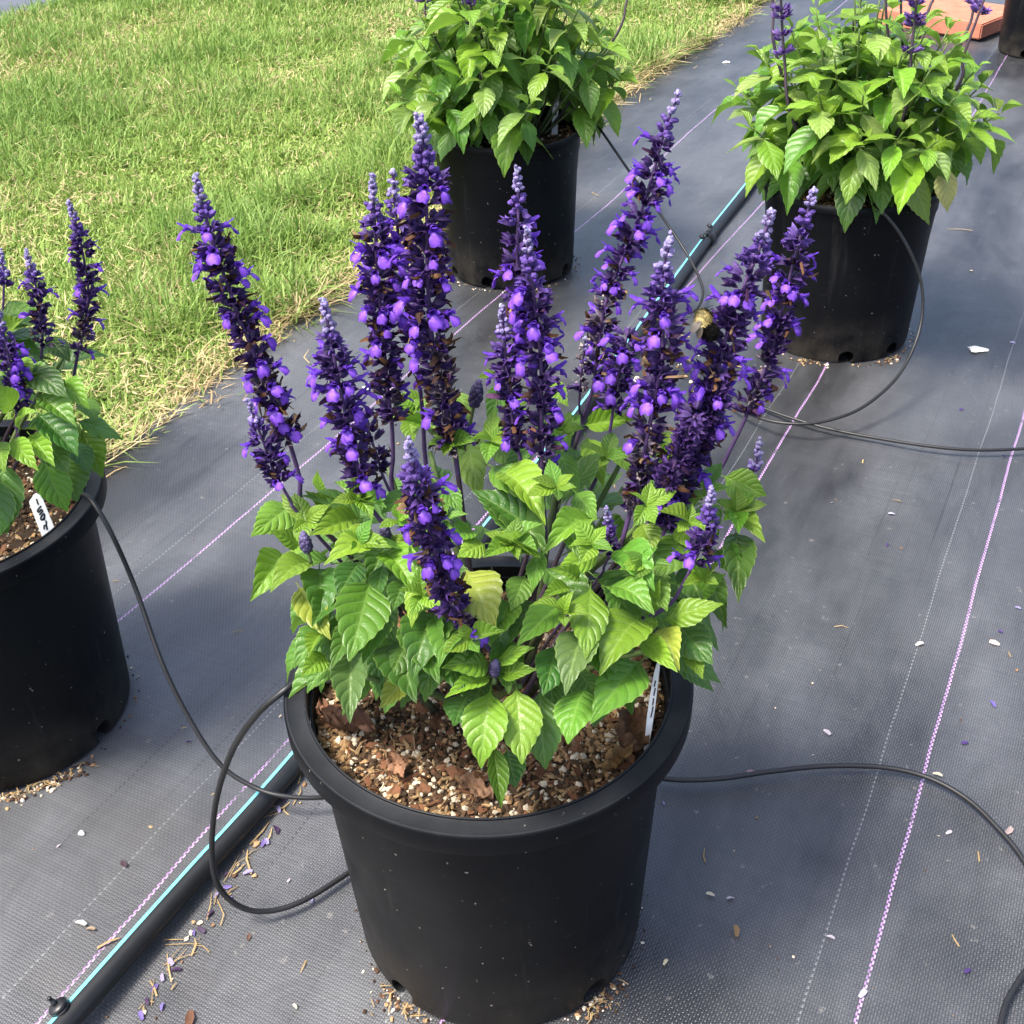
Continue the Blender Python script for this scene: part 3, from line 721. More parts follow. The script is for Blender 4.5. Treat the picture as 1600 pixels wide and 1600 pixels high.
    if fl_n is not None and len(flor) > fl_n: flor = rg.sample(flor, fl_n)
    inv = wmat(st).inverted()
    for P, rad_, tn, sc in flor:
        o_ = (rad_+tn*rg.uniform(-.05, .35)).normalized(); z = (tn*.9+Vector((0, 0, .5))); y = z.cross(o_).normalized(); z = o_.cross(y)
        mw = Matrix(((o_.x, y.x, z.x, P.x), (o_.y, y.y, z.y, P.y), (o_.z, y.z, z.z, P.z), (0, 0, 0, 1))) @ Matrix.Rotation(rg.gauss(0, .25), 4, 'X') @ Matrix.Scale(sc, 4)
        o = bpy.data.objects.new('floret', FLORET[rg.randrange(4)]); col.objects.link(o); o.parent = st; o.matrix_parent_inverse = inv; o.matrix_basis = mw
    return st
def bud(parent, P, d, L, rg, stem_from=None):
    b = MB()
    if stem_from is not None: b.tube(catmull([stem_from, P], 4), [.0016, .0015, .0014, .0013, .0012], 6, (.13, .19, .07))
    st = b.build('bud_stalk', M['stem'], parent) if b.v else parent
    c = MB(); d = Vector(d).normalized(); u = d.orthogonal().normalized(); v = d.cross(u)
    for i in range(7):
        f = i/6; rr = .0055*math.sin(math.pi*(.25+.72*f))*L/.018
        for k in range(6):
            a = k*1.047+i*.5; o_ = (u*math.cos(a)+v*math.sin(a)); k_ = rg.uniform(.6, 1.4)
            c.blob(Vector(P)+d*L*f+o_*rr*.7, (.0022, .0022, .0026), (.08*k_, .06*k_, .14*k_) if f < .7 else (.16*k_, .13*k_, .26*k_), .2, None, rg)
    tag(c.build('bud', M['calyx'], st), kind='stuff' if False else None)

# ------------------------------------------------------------------ the plant with most spikes
rg = random.Random(21)
plant = empty('salvia_plant', (0, 0, .262)); tag(plant, 'salvia with the most purple flower spikes, in the pot with soil showing at its front', 'plant', 'salvia plants in black pots')
EC, ER = (0.012, .005, .365), (.208, .165, .125)
def crown(k=.03, c=FP, z=.256):
    a = rg.uniform(0, 6.28); return Vector((c.x+k*math.cos(a), c.y+k*math.sin(a), z))
def stem_to(parent, P, r0=.0032, r1=.0020, c=FP, z=.256, green=True, bow=.25):
    b = MB(); Q = Vector((c.x+(P.x-c.x)*bow*.6+rg.gauss(0, .012), c.y+(P.y-c.y)*bow*.6+rg.gauss(0, .012), z)); mid = Vector((Q.x*.55+P.x*.45, Q.y*.55+P.y*.45, z+(P.z-z)*.55))
    ln = catmull([Q, mid, P], 7); n = len(ln); k = rg.uniform(.7, 1.2)
    ca, cb = (.075*k, .075*k, .04*k), ((.12*k, .19*k, .05*k) if green else (.06*k, .042*k, .055*k))
    b.tube(ln, [r0+(r1-r0)*i/(n-1) for i in range(n)], 7, [tuple(ca[q]*(1-i/(n-1))+cb[q]*i/(n-1) for q in range(3)) for i in range(n) for _ in range(7)])
    return b.build('stem', M['stem'], parent)

SPK = [  # pixels of the centreline from tip to lowest whorl, then of the bare stem; depth of tip and of stem foot; look
    ([(305,276),(322,340),(345,415),(372,490),(400,560),(428,630),(452,690)], [(468,745),(482,800)], .01, .00, dict(dens=1.1, flo=.12, brown=.42, bare=.30)),
    ([(388,626),(402,665),(415,700),(430,740),(440,758)], [(455,785),(468,805)], -.02, -.02, dict(sizek=.85, flo=.16, brown=.12)),
    ([(505,470),(517,530),(530,600),(545,670),(562,740),(575,785)], [(592,810),(606,830)], -.02, -.02, dict(dens=1.0, flo=.16, brown=.25)),
    ([(560,640),(585,700),(597,740)], [(612,775),(624,815)], .01, -.01, dict(sizek=.9, dens=.9, flo=.03, brown=.2, tipn=0)),
    ([(582,282),(585,340),(590,430),(598,520),(605,600),(612,660)], [(614,710),(616,775)], .05, .04, dict(dens=1.1, flo=.14, brown=.34, bare=.15)),
    ([(614,268),(618,330),(628,410),(640,490),(650,560)], [(660,640),(668,740)], .08, .06, dict(dens=.9, flo=.14, brown=.3)),
    ([(655,186),(662,250),(667,340),(668,430),(673,510),(685,590),(702,660),(710,700)], [(718,760),(728,845)], .03, .02, dict(dens=1.25, thick=1.6, flo=.08, brown=.42, bare=.34, sizek=1.1)),
    ([(638,692),(648,740),(660,790),(677,850),(695,910),(712,955),(735,975)], [(752,1000),(772,1030)], -.15, -.105, dict(dens=1.1, flo=.09, brown=.40, bare=.15)),
    ([(808,266),(810,330),(808,400),(815,470),(830,550)], [(842,640),(846,740),(850,860)], .02, .00, dict(dens=.95, flo=.13, brown=.18)),
    ([(823,360),(828,420),(838,490),(845,570),(846,640),(847,720),(846,745)], [(848,790),(850,865)], .00, -.01, dict(dens=1.0, flo=.15, brown=.25, bare=.2)),
    ([(783,478),(788,530),(793,590),(800,650),(810,705)], [(826,760),(844,800)], .01, .00, dict(sizek=.9, flo=.15, brown=.15)),
    ([(1060,146),(1040,200),(1022,265),(1002,330),(985,375),(962,430),(945,480),(935,545),(930,590)], [(918,635),(906,672)], .13, .10, dict(flo=.15, brown=.34, bare=.36, dens=.95)),
    ([(915,528),(912,555),(908,590),(906,612)], [(905,640),(906,672)], .09, .10, dict(sizek=.8, dens=.6, flo=0, brown=.1, bare=.9)),
    ([(1046,374),(1038,420),(1033,480),(1036,550),(1024,620),(1010,690),(1000,750),(985,800)], [(972,845),(958,885)], .01, -.01, dict(dens=1.2, thick=1.3, flo=.09, brown=.36, bare=.35, sizek=1.05)),
    ([(984,510),(975,545),(965,590),(958,640)], [(950,690),(940,730)], .07, .06, dict(sizek=.95, flo=.16, brown=.1, tipn=0)),
    ([(1205,330),(1188,385),(1165,440),(1142,500),(1126,560),(1112,620),(1095,680),(1068,735),(1045,790)], [(1032,825),(1022,860)], .03, .00, dict(dens=1.2, thick=1.3, flo=.13, brown=.30, sizek=1.08)),
    ([(1122,600),(1110,650),(1092,700),(1066,745),(1050,795),(1038,830)], [(1026,855),(1018,870)], .01, -.01, dict(dens=1.15, flo=.05, brown=.12, tipn=0)),
    ([(1085,650),(1070,690),(1055,725),(1035,765)], [(1010,820),(995,850)], -.02, -.02, dict(dens=1.2, flo=.02, brown=.15, tipn=0)),
    ([(1272,296),(1256,350),(1240,410),(1225,470),(1208,540),(1190,590),(1166,650)], [(1142,700),(1112,750)], .09, .06, dict(dens=1.05, flo=.15, brown=.28, bare=.25)),
    ([(1187,692),(1183,715),(1176,738)], [(1160,758),(1142,778)], .06, .05, dict(sizek=.95, flo=.2, brown=.1)),
    ([(1112,766),(1108,800),(1102,835),(1090,865),(1082,882)], [(1064,918),(1036,952)], -.075, -.07, dict(sizek=.95, flo=.16, brown=.10)),
    ([(948,797),(952,830),(953,862)], [(944,885),(934,905)], -.06, -.05, dict(sizek=.72, dens=.8, flo=.05, brown=.03)),
]
N_SPK = 0
def path_px(pts, stem, Yt, Yb):
    """stem foot to tip; depth runs evenly from Yb to Yt"""
    allp = list(stem)[::-1]+list(pts)[::-1]; d = [0]
    for a, b_ in zip(allp, allp[1:]): d.append(d[-1]+math.dist(a, b_))
    P = [at_y(x, y, Yb+(Yt-Yb)*k/d[-1]) for (x, y), k in zip(allp, d)]
    return P[:len(stem)], P[len(stem):]
for pts, stem, Yt, Yb, kw in SPK:
    sp, fl = path_px(pts, stem, Yt, Yb)
    foot = Vector((sp[0].x*.28+rg.gauss(0, .01), sp[0].y*.28+rg.gauss(0, .01), .254))
    midp = foot.lerp(sp[0], .55)+Vector((0, 0, .01))
    spike(plant, fl, [foot, midp]+sp, rg, **kw)
for (x, y), (x0, y0), Y, L in [((741,630),(733,668),.06,.017), ((480,858),(486,880),-.05,.012), ((603,838),(606,855),-.05,.009), ((773,1052),(772,1068),-.125,.009)]:
    P, P0 = at_y(x, y, Y), at_y(x0, y0, Y); bud(plant, P, P-P0, L, rg, P0)

# leaves seen one by one: stalk end, tip, width (pixels), colour, and whether it lies deep (d) in the plant
LV = """459 789 398 834 50 L;461 800 459 836 30 L;446 868 396 933 56 L;485 878 428 922 48 L;469 852 425 831 28 L;459 852 472 884 26 L;499 889 498 974 58 D;561 810 490 834 46 L;
595 844 514 880 52 L;600 862 649 930 52 L;615 836 624 868 26 L;577 910 548 1022 78 M;603 855 577 914 46 Dd;598 883 590 938 30 D;666 889 645 972 42 L;632 908 614 952 36 D;
729 893 770 978 74 Y;776 960 754 1008 46 M;734 679 752 775 54 L;768 728 834 786 52 M;840 832 746 772 62 Dd;663 629 621 621 27 L;661 621 656 646 22 L;679 668 630 657 34 L;
708 616 734 664 32 L;757 850 718 869 36 L;768 849 838 870 32 L;682 958 648 1052 72 D;468 918 512 992 46 Y;505 772 497 738 24 L;500 990 484 1024 24 L;
549 1018 547 1120 52 U;508 1024 474 1054 34 L;622 1003 648 1090 70 D;657 970 684 1060 68 D;766 1081 753 1190 66 L;807 1077 815 1184 66 L;764 1036 697 1043 46 L;764 1058 701 1088 32 L;
774 1036 830 1014 32 L;784 1054 834 1047 30 L;844 1081 852 1192 64 D;914 1077 890 1155 66 M;1000 1034 930 1122 68 M;771 1165 782 1254 30 M;792 1172 805 1226 46 D;731 1085 711 1130 52 D;
648 1048 598 1102 38 Yd;923 920 916 1020 56 L;1000 964 943 1048 72 L;882 939 815 1002 48 M;890 919 850 933 26 L;905 905 862 890 24 L;950 917 1016 957 50 M;1019 963 1014 994 20 L;1011 960 1030 910 22 L;
1038 969 1122 946 42 L;1038 980 1060 1042 44 Y;1004 1000 1054 1046 34 L;1050 968 1108 1032 64 D;1075 1002 1096 1056 30 L;912 989 886 1078 60 U;1107 890 1133 974 38 D;1150 832 1153 932 46 D;
1124 800 1189 844 38 L;1138 750 1172 792 32 L;1132 745 1192 772 46 L;926 812 855 862 44 L;934 868 875 890 36 L;970 857 1018 918 58 M;1078 838 1028 902 62 M;1003 818 1020 858 42 L;
917 684 941 754 36 L;873 703 902 770 34 M;784 738 846 814 62 L;778 778 848 858 72 Dd;838 880 778 840 42 L;845 860 834 918 30 M;1083 905 1106 872 30 L;958 698 986 738 28 L;
855 647 894 676 30 L;915 664 988 655 34 L;772 698 812 732 32 L;782 582 750 589 17 L;864 598 886 632 26 L;790 598 764 657 32 M;714 613 736 657 27 L;1040 672 1050 712 22 L;
1040 760 1072 800 34 L;1095 790 1120 835 40 M;1060 820 1090 860 36 L;1000 740 1030 790 36 M;690 760 720 800 30 M;640 770 600 800 34 M;570 770 545 745 26 L;520 800 480 770 28 L;
660 820 690 865 40 M;700 890 735 930 44 D;560 880 530 930 44 D;520 930 490 975 38 D;840 940 800 1000 46 D;870 1010 850 1080 52 D;960 1040 985 1110 54 D;800 940 770 1000 48 M;740 990 700 1050 46 D;
820 900 800 950 40 M;1010 900 1040 950 44 M;1090 930 1130 900 34 M;1120 860 1160 905 40 D;1070 880 1100 950 44 D;980 900 960 960 40 D;740 830 700 850 34 M;880 820 905 870 36 M;900 770 930 810 36 M;
830 700 800 750 36 M;930 990 950 1060 46 D;600 960 570 1030 50 D;640 1000 610 1060 46 D;560 955 540 1045 52 Dd;600 995 592 1075 52 Dd;652 1005 640 1080 52 Dd;520 955 503 1040 46 Dd;700 955 690 1045 52 Dd;590 930 620 1000 50 Dd;540 900 560 980 48 Dd;760 1060 730 1120 50 Dd;860 1060 870 1140 52 Dd;950 1060 930 1130 50 Dd;690 1000 720 1080 48 D;560 970 520 1040 40 D"""
CM = dict(L=LIM, M=MIDG, D=DARK, Y=YEL, U=DULL)
for row in LV.replace('\n', '').split(';'):
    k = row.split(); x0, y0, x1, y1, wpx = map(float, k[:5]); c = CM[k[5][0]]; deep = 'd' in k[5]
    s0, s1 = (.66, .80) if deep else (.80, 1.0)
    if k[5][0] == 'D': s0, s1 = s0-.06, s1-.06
    P = on_ellipsoid(x0, y0, EC, ER, s0); Q = on_ellipsoid(x1, y1, EC, ER, s1)
    # a leaf cannot be much longer along the line of sight than across it
    pxm = (P-Vector(CAM)).length/F_PX; across = math.hypot(x1-x0, y1-y0)*pxm; v = Q-P; dr = Vector(ray(x1, y1)); along = v.dot(dr)
    if abs(along) > across*.75: Q = Q-dr*(along-math.copysign(across*.75, along))
    w_ = wpx*pxm; n_ = (Vector(CAM)-P).normalized()*.85+Vector((0, 0, .45))+SUN_DIR*.25+Vector((rg.gauss(0, .22), rg.gauss(0, .22), rg.gauss(0, .15)))
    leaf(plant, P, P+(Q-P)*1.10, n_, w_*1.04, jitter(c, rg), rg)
for x, y, k in [(640,655,1),(700,690,1),(768,690,1),(805,640,.8),(880,672,1),(948,715,1),(1040,715,.9),(556,782,1),(1100,765,1),(1150,800,1),(478,815,1.1),(622,812,1),(690,812,1),(870,760,1),(1010,790,1),(1075,815,1),(800,850,1.1),(925,850,1),(560,850,1),(660,930,1),(735,1000,1),(1010,880,1),(880,960,1),(1100,905,1)]:
    n0 = rg.uniform(0, 6.28); nl = rg.randrange(4, 7)
    for q in range(nl):
        a = n0+6.283*q/nl+rg.gauss(0, .25); L = rg.uniform(30, 58)*k; x1, y1 = x+math.cos(a)*L, y+math.sin(a)*L*.75-6
        P = on_ellipsoid(x, y, EC, ER, .93); Q = on_ellipsoid(x1, y1, EC, ER, 1.0); pxm = (P-Vector(CAM)).length/F_PX; dr = Vector(ray(x1, y1)); al = (Q-P).dot(dr); lim = L*pxm*.6
        if abs(al) > lim: Q = Q-dr*(al-math.copysign(lim, al))
        leaf(plant, P, Q, (Vector(CAM)-P).normalized()*.5+Vector((rg.gauss(0, .3), rg.gauss(0, .3), .8)), L*pxm*rg.uniform(.48, .60), jitter(LIM if rg.random() < .75 else MIDG, rg), rg)
# leaves deeper in the plant and on its far side
mass = ([], [], [])
def clear(P, Q):
    for t in (0, .5, 1):
        X, Y = project(np.array(P.lerp(Q, t)))
        if 985 < X < 1055 and 1035 < Y < 1200: return False      # the tag and the soil beside it stay in view
        if X < 440 or X > 1130 or Y > 1120: return False
    return True
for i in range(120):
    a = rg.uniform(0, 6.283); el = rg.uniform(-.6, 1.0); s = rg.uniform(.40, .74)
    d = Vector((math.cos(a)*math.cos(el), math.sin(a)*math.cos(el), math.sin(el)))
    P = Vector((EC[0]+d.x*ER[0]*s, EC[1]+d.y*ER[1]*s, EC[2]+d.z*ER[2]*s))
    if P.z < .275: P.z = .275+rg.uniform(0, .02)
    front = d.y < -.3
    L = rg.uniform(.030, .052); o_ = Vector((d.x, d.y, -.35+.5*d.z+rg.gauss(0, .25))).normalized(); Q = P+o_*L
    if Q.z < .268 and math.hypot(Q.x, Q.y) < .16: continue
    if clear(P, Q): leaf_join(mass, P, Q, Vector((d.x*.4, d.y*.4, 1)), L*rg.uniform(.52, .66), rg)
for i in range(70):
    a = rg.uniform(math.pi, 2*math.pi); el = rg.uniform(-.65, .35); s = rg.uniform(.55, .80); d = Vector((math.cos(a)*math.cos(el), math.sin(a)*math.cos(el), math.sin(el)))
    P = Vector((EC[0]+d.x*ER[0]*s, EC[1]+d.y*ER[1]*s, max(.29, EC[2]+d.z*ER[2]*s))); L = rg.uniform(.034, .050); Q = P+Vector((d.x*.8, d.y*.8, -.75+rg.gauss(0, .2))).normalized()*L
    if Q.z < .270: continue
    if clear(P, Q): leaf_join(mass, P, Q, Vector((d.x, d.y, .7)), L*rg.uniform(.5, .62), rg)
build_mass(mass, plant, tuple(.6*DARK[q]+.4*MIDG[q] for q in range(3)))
for i in range(18):
    a = 6.283*i/18+rg.gauss(0, .1); el = rg.uniform(.0, .9); d = Vector((math.cos(a)*math.cos(el), math.sin(a)*math.cos(el), math.sin(el)))
    stem_to(plant, Vector((EC[0]+d.x*ER[0]*.78, EC[1]+d.y*ER[1]*.78, EC[2]+d.z*ER[2]*.75)))

# ------------------------------------------------------------------ the salvia beside the lawn
lplant = empty('salvia_plant', (LP.x, LP.y, .262)); tag(lplant, 'salvia with a few purple spikes beside the lawn, cut by the picture edge', 'plant', 'salvia plants in black pots')
lplant['label'] = 'salvia with few purple spikes in the pot closest to the lawn edge'
LE, LR = (LP.x+.0, LP.y, .375), (.215, .19, .135)
for pts, stem, dt, db, kw in [
    ([(107,315),(122,360),(132,410),(138,460),(130,520),(122,552)], [(116,585),(110,620)], .03, .02, dict(flo=.10, brown=.12, bare=.25, sizek=.95)),
    ([(40,392),(52,430),(60,470),(66,515),(66,540)], [(62,570),(48,612)], .0, .0, dict(flo=.08, brown=.1, bare=.2, sizek=.9)),
    ([(2,395),(5,425),(6,450)], [(5,480),(4,520)], .05, .03, dict(flo=.05, brown=.2, sizek=.95)),
    ([(-5,480),(8,530),(18,580),(24,620),(26,640)], [(26,665),(25,690)], -.05, -.05, dict(flo=.22, brown=.08)),
    ([(-45,330),(-40,380),(-36,440),(-32,500)], [(-30,560),(-28,620)], .0, .0, dict(flo=.12, brown=.2)),
    ([(-120,300),(-110,380),(-100,450),(-95,520)], [(-92,560),(-90,620)], .02, .0, dict(flo=.12, brown=.2)),
    ([(-200,420),(-185,480),(-170,550)], [(-160,600),(-150,660)], -.03, -.02, dict(flo=.12, brown=.2))]:
    sp, fl = path_px(pts, stem, LP.y+dt, LP.y+db); foot = Vector((LP.x+(sp[0].x-LP.x)*.28, LP.y+(sp[0].y-LP.y)*.28, .256))
    spike(lplant, fl, [foot, foot.lerp(sp[0], .55)+Vector((0, 0, .01))]+sp, rg, **kw)
for row in "19 686 60 736 30 L;47 680 86 730 32 L;60 648 122 714 52 D;122 658 193 688 38 M;128 674 161 747 44 M;68 714 106 800 50 M;95 713 121 784 62 D;60 618 120 668 38 M;30 670 63 643 24 L;4 720 10 835 56 D;0 690 8 738 32 L;75 528 110 566 30 D;45 578 107 622 42 D;8 524 38 498 30 L;35 558 50 594 28 L;90 600 140 640 36 L;100 640 60 600 36 M;70 690 110 740 40 D;-20 740 -10 850 60 D;-60 700 -50 800 56 M;20 640 -10 600 36 L;130 620 150 660 32 M;110 690 140 740 40 D".split(';'):
    k = row.split(); x0, y0, x1, y1, wpx = map(float, k[:5]); P = on_ellipsoid(x0, y0, LE, LR, .8); Q = on_ellipsoid(x1, y1, LE, LR, .97)
    pxm = (P-Vector(CAM)).length/F_PX; across = math.hypot(x1-x0, y1-y0)*pxm; v = Q-P; dr = Vector(ray(x1, y1)); along = v.dot(dr)
    if abs(along) > across*.75: Q = Q-dr*(along-math.copysign(across*.75, along))
    leaf(lplant, P, Q, (Vector(CAM)-P).normalized()*.55+Vector((rg.gauss(0, .2), rg.gauss(0, .2), .7))+SUN_DIR*.2, wpx*pxm*1.04, jitter(CM[k[5]], rg), rg)
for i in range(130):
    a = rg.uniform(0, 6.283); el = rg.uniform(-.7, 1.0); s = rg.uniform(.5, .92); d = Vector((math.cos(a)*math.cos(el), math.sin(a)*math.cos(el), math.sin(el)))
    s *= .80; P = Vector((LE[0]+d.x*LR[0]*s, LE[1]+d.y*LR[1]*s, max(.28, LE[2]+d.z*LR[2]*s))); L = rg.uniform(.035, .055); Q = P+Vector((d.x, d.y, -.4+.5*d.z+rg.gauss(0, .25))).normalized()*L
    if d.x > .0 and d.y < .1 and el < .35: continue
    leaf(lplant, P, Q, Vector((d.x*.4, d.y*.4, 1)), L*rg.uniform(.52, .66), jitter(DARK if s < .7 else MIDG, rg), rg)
for i in range(14):
    a = 6.283*i/14; el = rg.uniform(.1, .9); d = Vector((math.cos(a)*math.cos(el), math.sin(a)*math.cos(el), math.sin(el)))
    stem_to(lplant, Vector((LE[0]+d.x*LR[0]*.75, LE[1]+d.y*LR[1]*.75, LE[2]+d.z*LR[2]*.75)), c=LP)

# ------------------------------------------------------------------ the two leafy salvias behind
def leafy(loc, label, seed, R, Hh, shoots, z0=.250, rim=.5, keep=()):
    """keep: pixel boxes that stay free of leaves (a tag, a tube)"""
    r = random.Random(seed); pl = empty('salvia_plant', (loc.x, loc.y, z0+.008)); tag(pl, label, 'plant', 'salvia plants in black pots')
    todo = []
    for i in range(shoots):
        a = 2.39996*i+r.gauss(0, .15); rad = math.sqrt((i+.5)/shoots); rr = rad*R*.70
        top = Vector((loc.x+rr*math.cos(a), loc.y+rr*math.sin(a), z0+Hh*(1-rim*rad**2.4)*r.uniform(.84, 1.06)))
        foot = Vector((loc.x+rr*.32*math.cos(a), loc.y+rr*.32*math.sin(a), z0+.002)); mid = foot.lerp(top, .5)+Vector((math.cos(a), math.sin(a), 0))*-.008
        ln = catmull([foot, mid, top], 8); b = MB(); n = len(ln)
        b.tube(ln, [.0026-.0014*k/(n-1) for k in range(n)], 6, [(.08+.04*k/n, .10+.08*k/n, .045) for k in range(n) for _ in range(6)]); b.build('stem', M['stem'], pl)
        ang = r.uniform(0, 3.14)
        for q in range(6):
            f = [1, .93, .83, .70, .55, .38][q]; k = min(n-2, int(f*(n-1))); P = ln[k].lerp(ln[k+1], .5) if q else ln[-1]
            ang += math.pi/2+r.gauss(0, .15)
            for s in (0, math.pi):
                aa = ang+s+r.gauss(0, .2); L = ([.032, .054, .074, .084, .088, .082][q])*r.uniform(.72, 1.15)
                outw = Vector((math.cos(a), math.sin(a), 0))*.6*rad; dr = Vector((math.cos(aa), math.sin(aa), 0))+outw
                drop = [.55, -.05, -.55, -.95, -1.2, -1.3][q]+r.gauss(0, .25); d = (dr.normalized()+Vector((0, 0, drop))).normalized()
                Q = P+d*L; P2 = P+d*.004
                if math.hypot(Q.x-loc.x, Q.y-loc.y) < .135 and Q.z < z0+.01: Q.z = z0+.012
                bad = False
                for (x0, y0, x1, y1) in keep:
                    for t in (.0, .35, .7, 1.0):
                        X, Y = project(np.array(P2.lerp(Q, t)))
                        if x0 < X < x1 and y0 < Y < y1 and Q.y < loc.y+.02: bad = True
                if bad: continue
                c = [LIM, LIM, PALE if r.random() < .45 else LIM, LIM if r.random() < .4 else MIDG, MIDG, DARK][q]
                outer = (Q.x-loc.x)*.0-(Q.y-loc.y)*1.0+math.hypot(Q.x-loc.x, Q.y-loc.y)*.9+(Q.z-z0)*.9
                todo.append((outer, P2, Q, Vector((d.x*.5, d.y*.5, 1.0+(.4 if drop > -.5 else 0))), L*r.uniform(.40, .54), c))
    todo.sort(key=lambda k: -k[0])               # the 300 that show largest stand alone, those behind are one mass
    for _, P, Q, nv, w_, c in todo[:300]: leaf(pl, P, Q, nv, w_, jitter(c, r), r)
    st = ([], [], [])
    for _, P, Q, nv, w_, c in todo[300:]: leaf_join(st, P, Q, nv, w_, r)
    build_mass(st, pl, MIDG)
    return pl
mplant = leafy(MP, 'leafy green salvia overhanging the lawn, with almost no flowers', 5, .300, .36, 48, rim=.72, keep=[(848, 130, 884, 212)])
rplant = leafy(RP, 'leafy green salvia with thin bare flower stalks, in front of the terracotta slab', 9, .285, .305, 48, rim=.64)
def thin_stalk(pl, pts, Yt, Yb, whorls, rg, loc):
    P = [at_y(x, y, Yb+(Yt-Yb)*i/(len(pts)-1)) for i, (x, y) in enumerate(pts[::-1])]
    ln = catmull([Vector((loc.x+(P[0].x-loc.x)*.4, loc.y+(P[0].y-loc.y)*.4, .255))]+P, 8); n = len(ln); b = MB()
    b.tube(ln, [.0027-.0012*i/n for i in range(n)], 6, (.065, .045, .06)); st = b.build('flower_stalk', M['stem'], pl); c = MB()
    for x, y, nn in whorls:
        dd = min(range(n), key=lambda i: math.dist(project(np.array(ln[i])), (x, y))); Pt = ln[dd]; tn = (ln[min(n-1, dd+1)]-ln[max(0, dd-1)]).normalized(); u = tn.orthogonal().normalized(); v = tn.cross(u)
        for k in range(nn):
            a = 6.28*k/nn+rg.gauss(0, .3); q = rg.uniform(.7, 1.3); o_ = (u*math.cos(a)+v*math.sin(a)+tn*.5).normalized(); calyx(c, Pt+o_*.003+tn*rg.gauss(0, .002), o_, tn, .0115, .0034, (.13*q, .07*q, .26*q), (.22, .12, .42), rg)
    if c.v: tag(c.build('calyx_cluster', M['calyx'], st), kind='stuff')
for pts, Yt, Yb, wh in [([(728,-70),(735,0),(745,70),(755,140)], -.08, -.10, [(737,12),(735,-20),(742,35)]), ([(655,-60),(664,5),(672,40)], -.02, -.04, [(664,5),(660,-15)]), ([(792,-60),(780,30),(770,60)], .05, .02, []), ([(1000,-60),(980,0),(960,60)], .05, .02, []), ([(862,-30),(850,20),(838,60)], .0, -.02, [])]:
    thin_stalk(mplant, pts, MP.y+Yt, MP.y+Yb, [(x, y, 7) for x, y in wh], rg, MP)
for pts, Yt, Yb, wh in [([(1218,-80),(1221,20),(1226,95),(1236,180)], -.06, -.08, [(1220,-10),(1221,16),(1223,35),(1223,60),(1226,88)]), ([(1436,-70),(1432,0),(1425,70),(1410,188)], -.08, -.10, [(1434,-12),(1431,5),(1428,30),(1426,42),(1422,78)]),
        ([(1204,-80),(1208,20),(1214,90)], .0, -.02, []), ([(1352,-60),(1343,10),(1330,70)], .08, .06, []), ([(1384,-70),(1385,30),(1396,150)], .0, -.02, []), ([(1404,-60),(1408,20),(1405,120)], .06, .04, []),
        ([(1480,-60),(1458,0),(1446,30)], .10, .08, []), ([(1555,-50),(1530,20),(1505,90),(1494,140)], -.04, -.06, [(1518,15),(1545,-20)]), ([(1535,-70),(1522,10),(1500,70)], .08, .06, [(1521,12)])]:
    thin_stalk(rplant, pts, RP.y+Yt, RP.y+Yb, [(x, y, 7) for x, y in wh], rg, RP)
# two old yellowing leaves hanging over the rim
for x0, y0, x1, y1, wpx, c in [(1416,262,1452,352,34,(.17,.25,.03)), (1476,262,1480,332,30,(.40,.36,.12))]:
    P, Q = at_y(x0, y0, RP.y-.135), at_y(x1, y1, RP.y-.155); leaf(rplant, P, Q, (0.1, -1, .4), wpx*.00117, c, rg, 2)

# ------------------------------------------------------------------ dry leaves on the soil
def dry_leaf(name, P, L, w_, rz, c, seed, label, tiltv=0.0):
    r = random.Random(seed); b = MB(); n = 18; mm = 11; vsl = []; cs = []
    for i in range(n):
        t = i/(n-1); wd = w_*.5*(math.sin(math.pi*(.06+.90*t))**.8)
        for j in range(mm):
            v = j/(mm-1)*2-1; z = .003+.30*L*abs(v)**1.5*(.3+.7*t)+r.gauss(0, .0007)+.10*L*math.sin(t*7+v*3+seed)+.06*L*math.sin(t*19-v*8); vsl.append(Vector((v*wd*(1+r.gauss(0, .1)), (t-.5)*L, max(.0008, z)))); k = r.uniform(.6, 1.25)*(1.25 if abs(v) < .25 else 1); cs.append(tuple(q*k for q in c))
    R = Matrix.Rotation(rz, 3, 'Z') @ Matrix.Rotation(tiltv, 3, 'X'); b.add([R @ q + Vector(P) for q in vsl], [(i*mm+j, i*mm+j+1, (i+1)*mm+j+1, (i+1)*mm+j) for i in range(n-1) for j in range(mm-1)], cs)
    o = b.build(name, M['dry']); return tag(o, label, 'dry leaf', 'dry leaves on the potting mix')
for i, (x, y, L, w_, rz, c, lab) in enumerate([(545,1137,.046,.020,1.2,(.14,.075,.05),'long curled brown dry leaf lying near the pot rim below the wilted leaf'), (508,1118,.020,.013,.3,(.24,.12,.07),'small russet dry leaf scrap touching the pot wall'),
        (620,1205,.020,.014,.5,(.32,.17,.10),'pale brown crumpled dry leaf scrap amid the perlite'), (745,1240,.026,.014,1.1,(.26,.15,.09),'crinkled tan dry leaf near the front inner rim'), (990,1150,.042,.026,-.2,(.16,.085,.045),'broad veined brown dry leaf behind the white tag'), (965,1195,.030,.013,-1.0,(.22,.125,.05),'folded ochre dry leaf beside the foot of the white tag')]):
    dry_leaf('dry_leaf', at_z(x, y, .262), L, w_, rz, c, 40+i, lab)
dl = dry_leaf('dry_leaf', at_z(668, 1078, .288), .040, .018, .5, (.27, .155, .09), 60, 'withered tan leaf hanging under the foliage above the soil', -.9); 

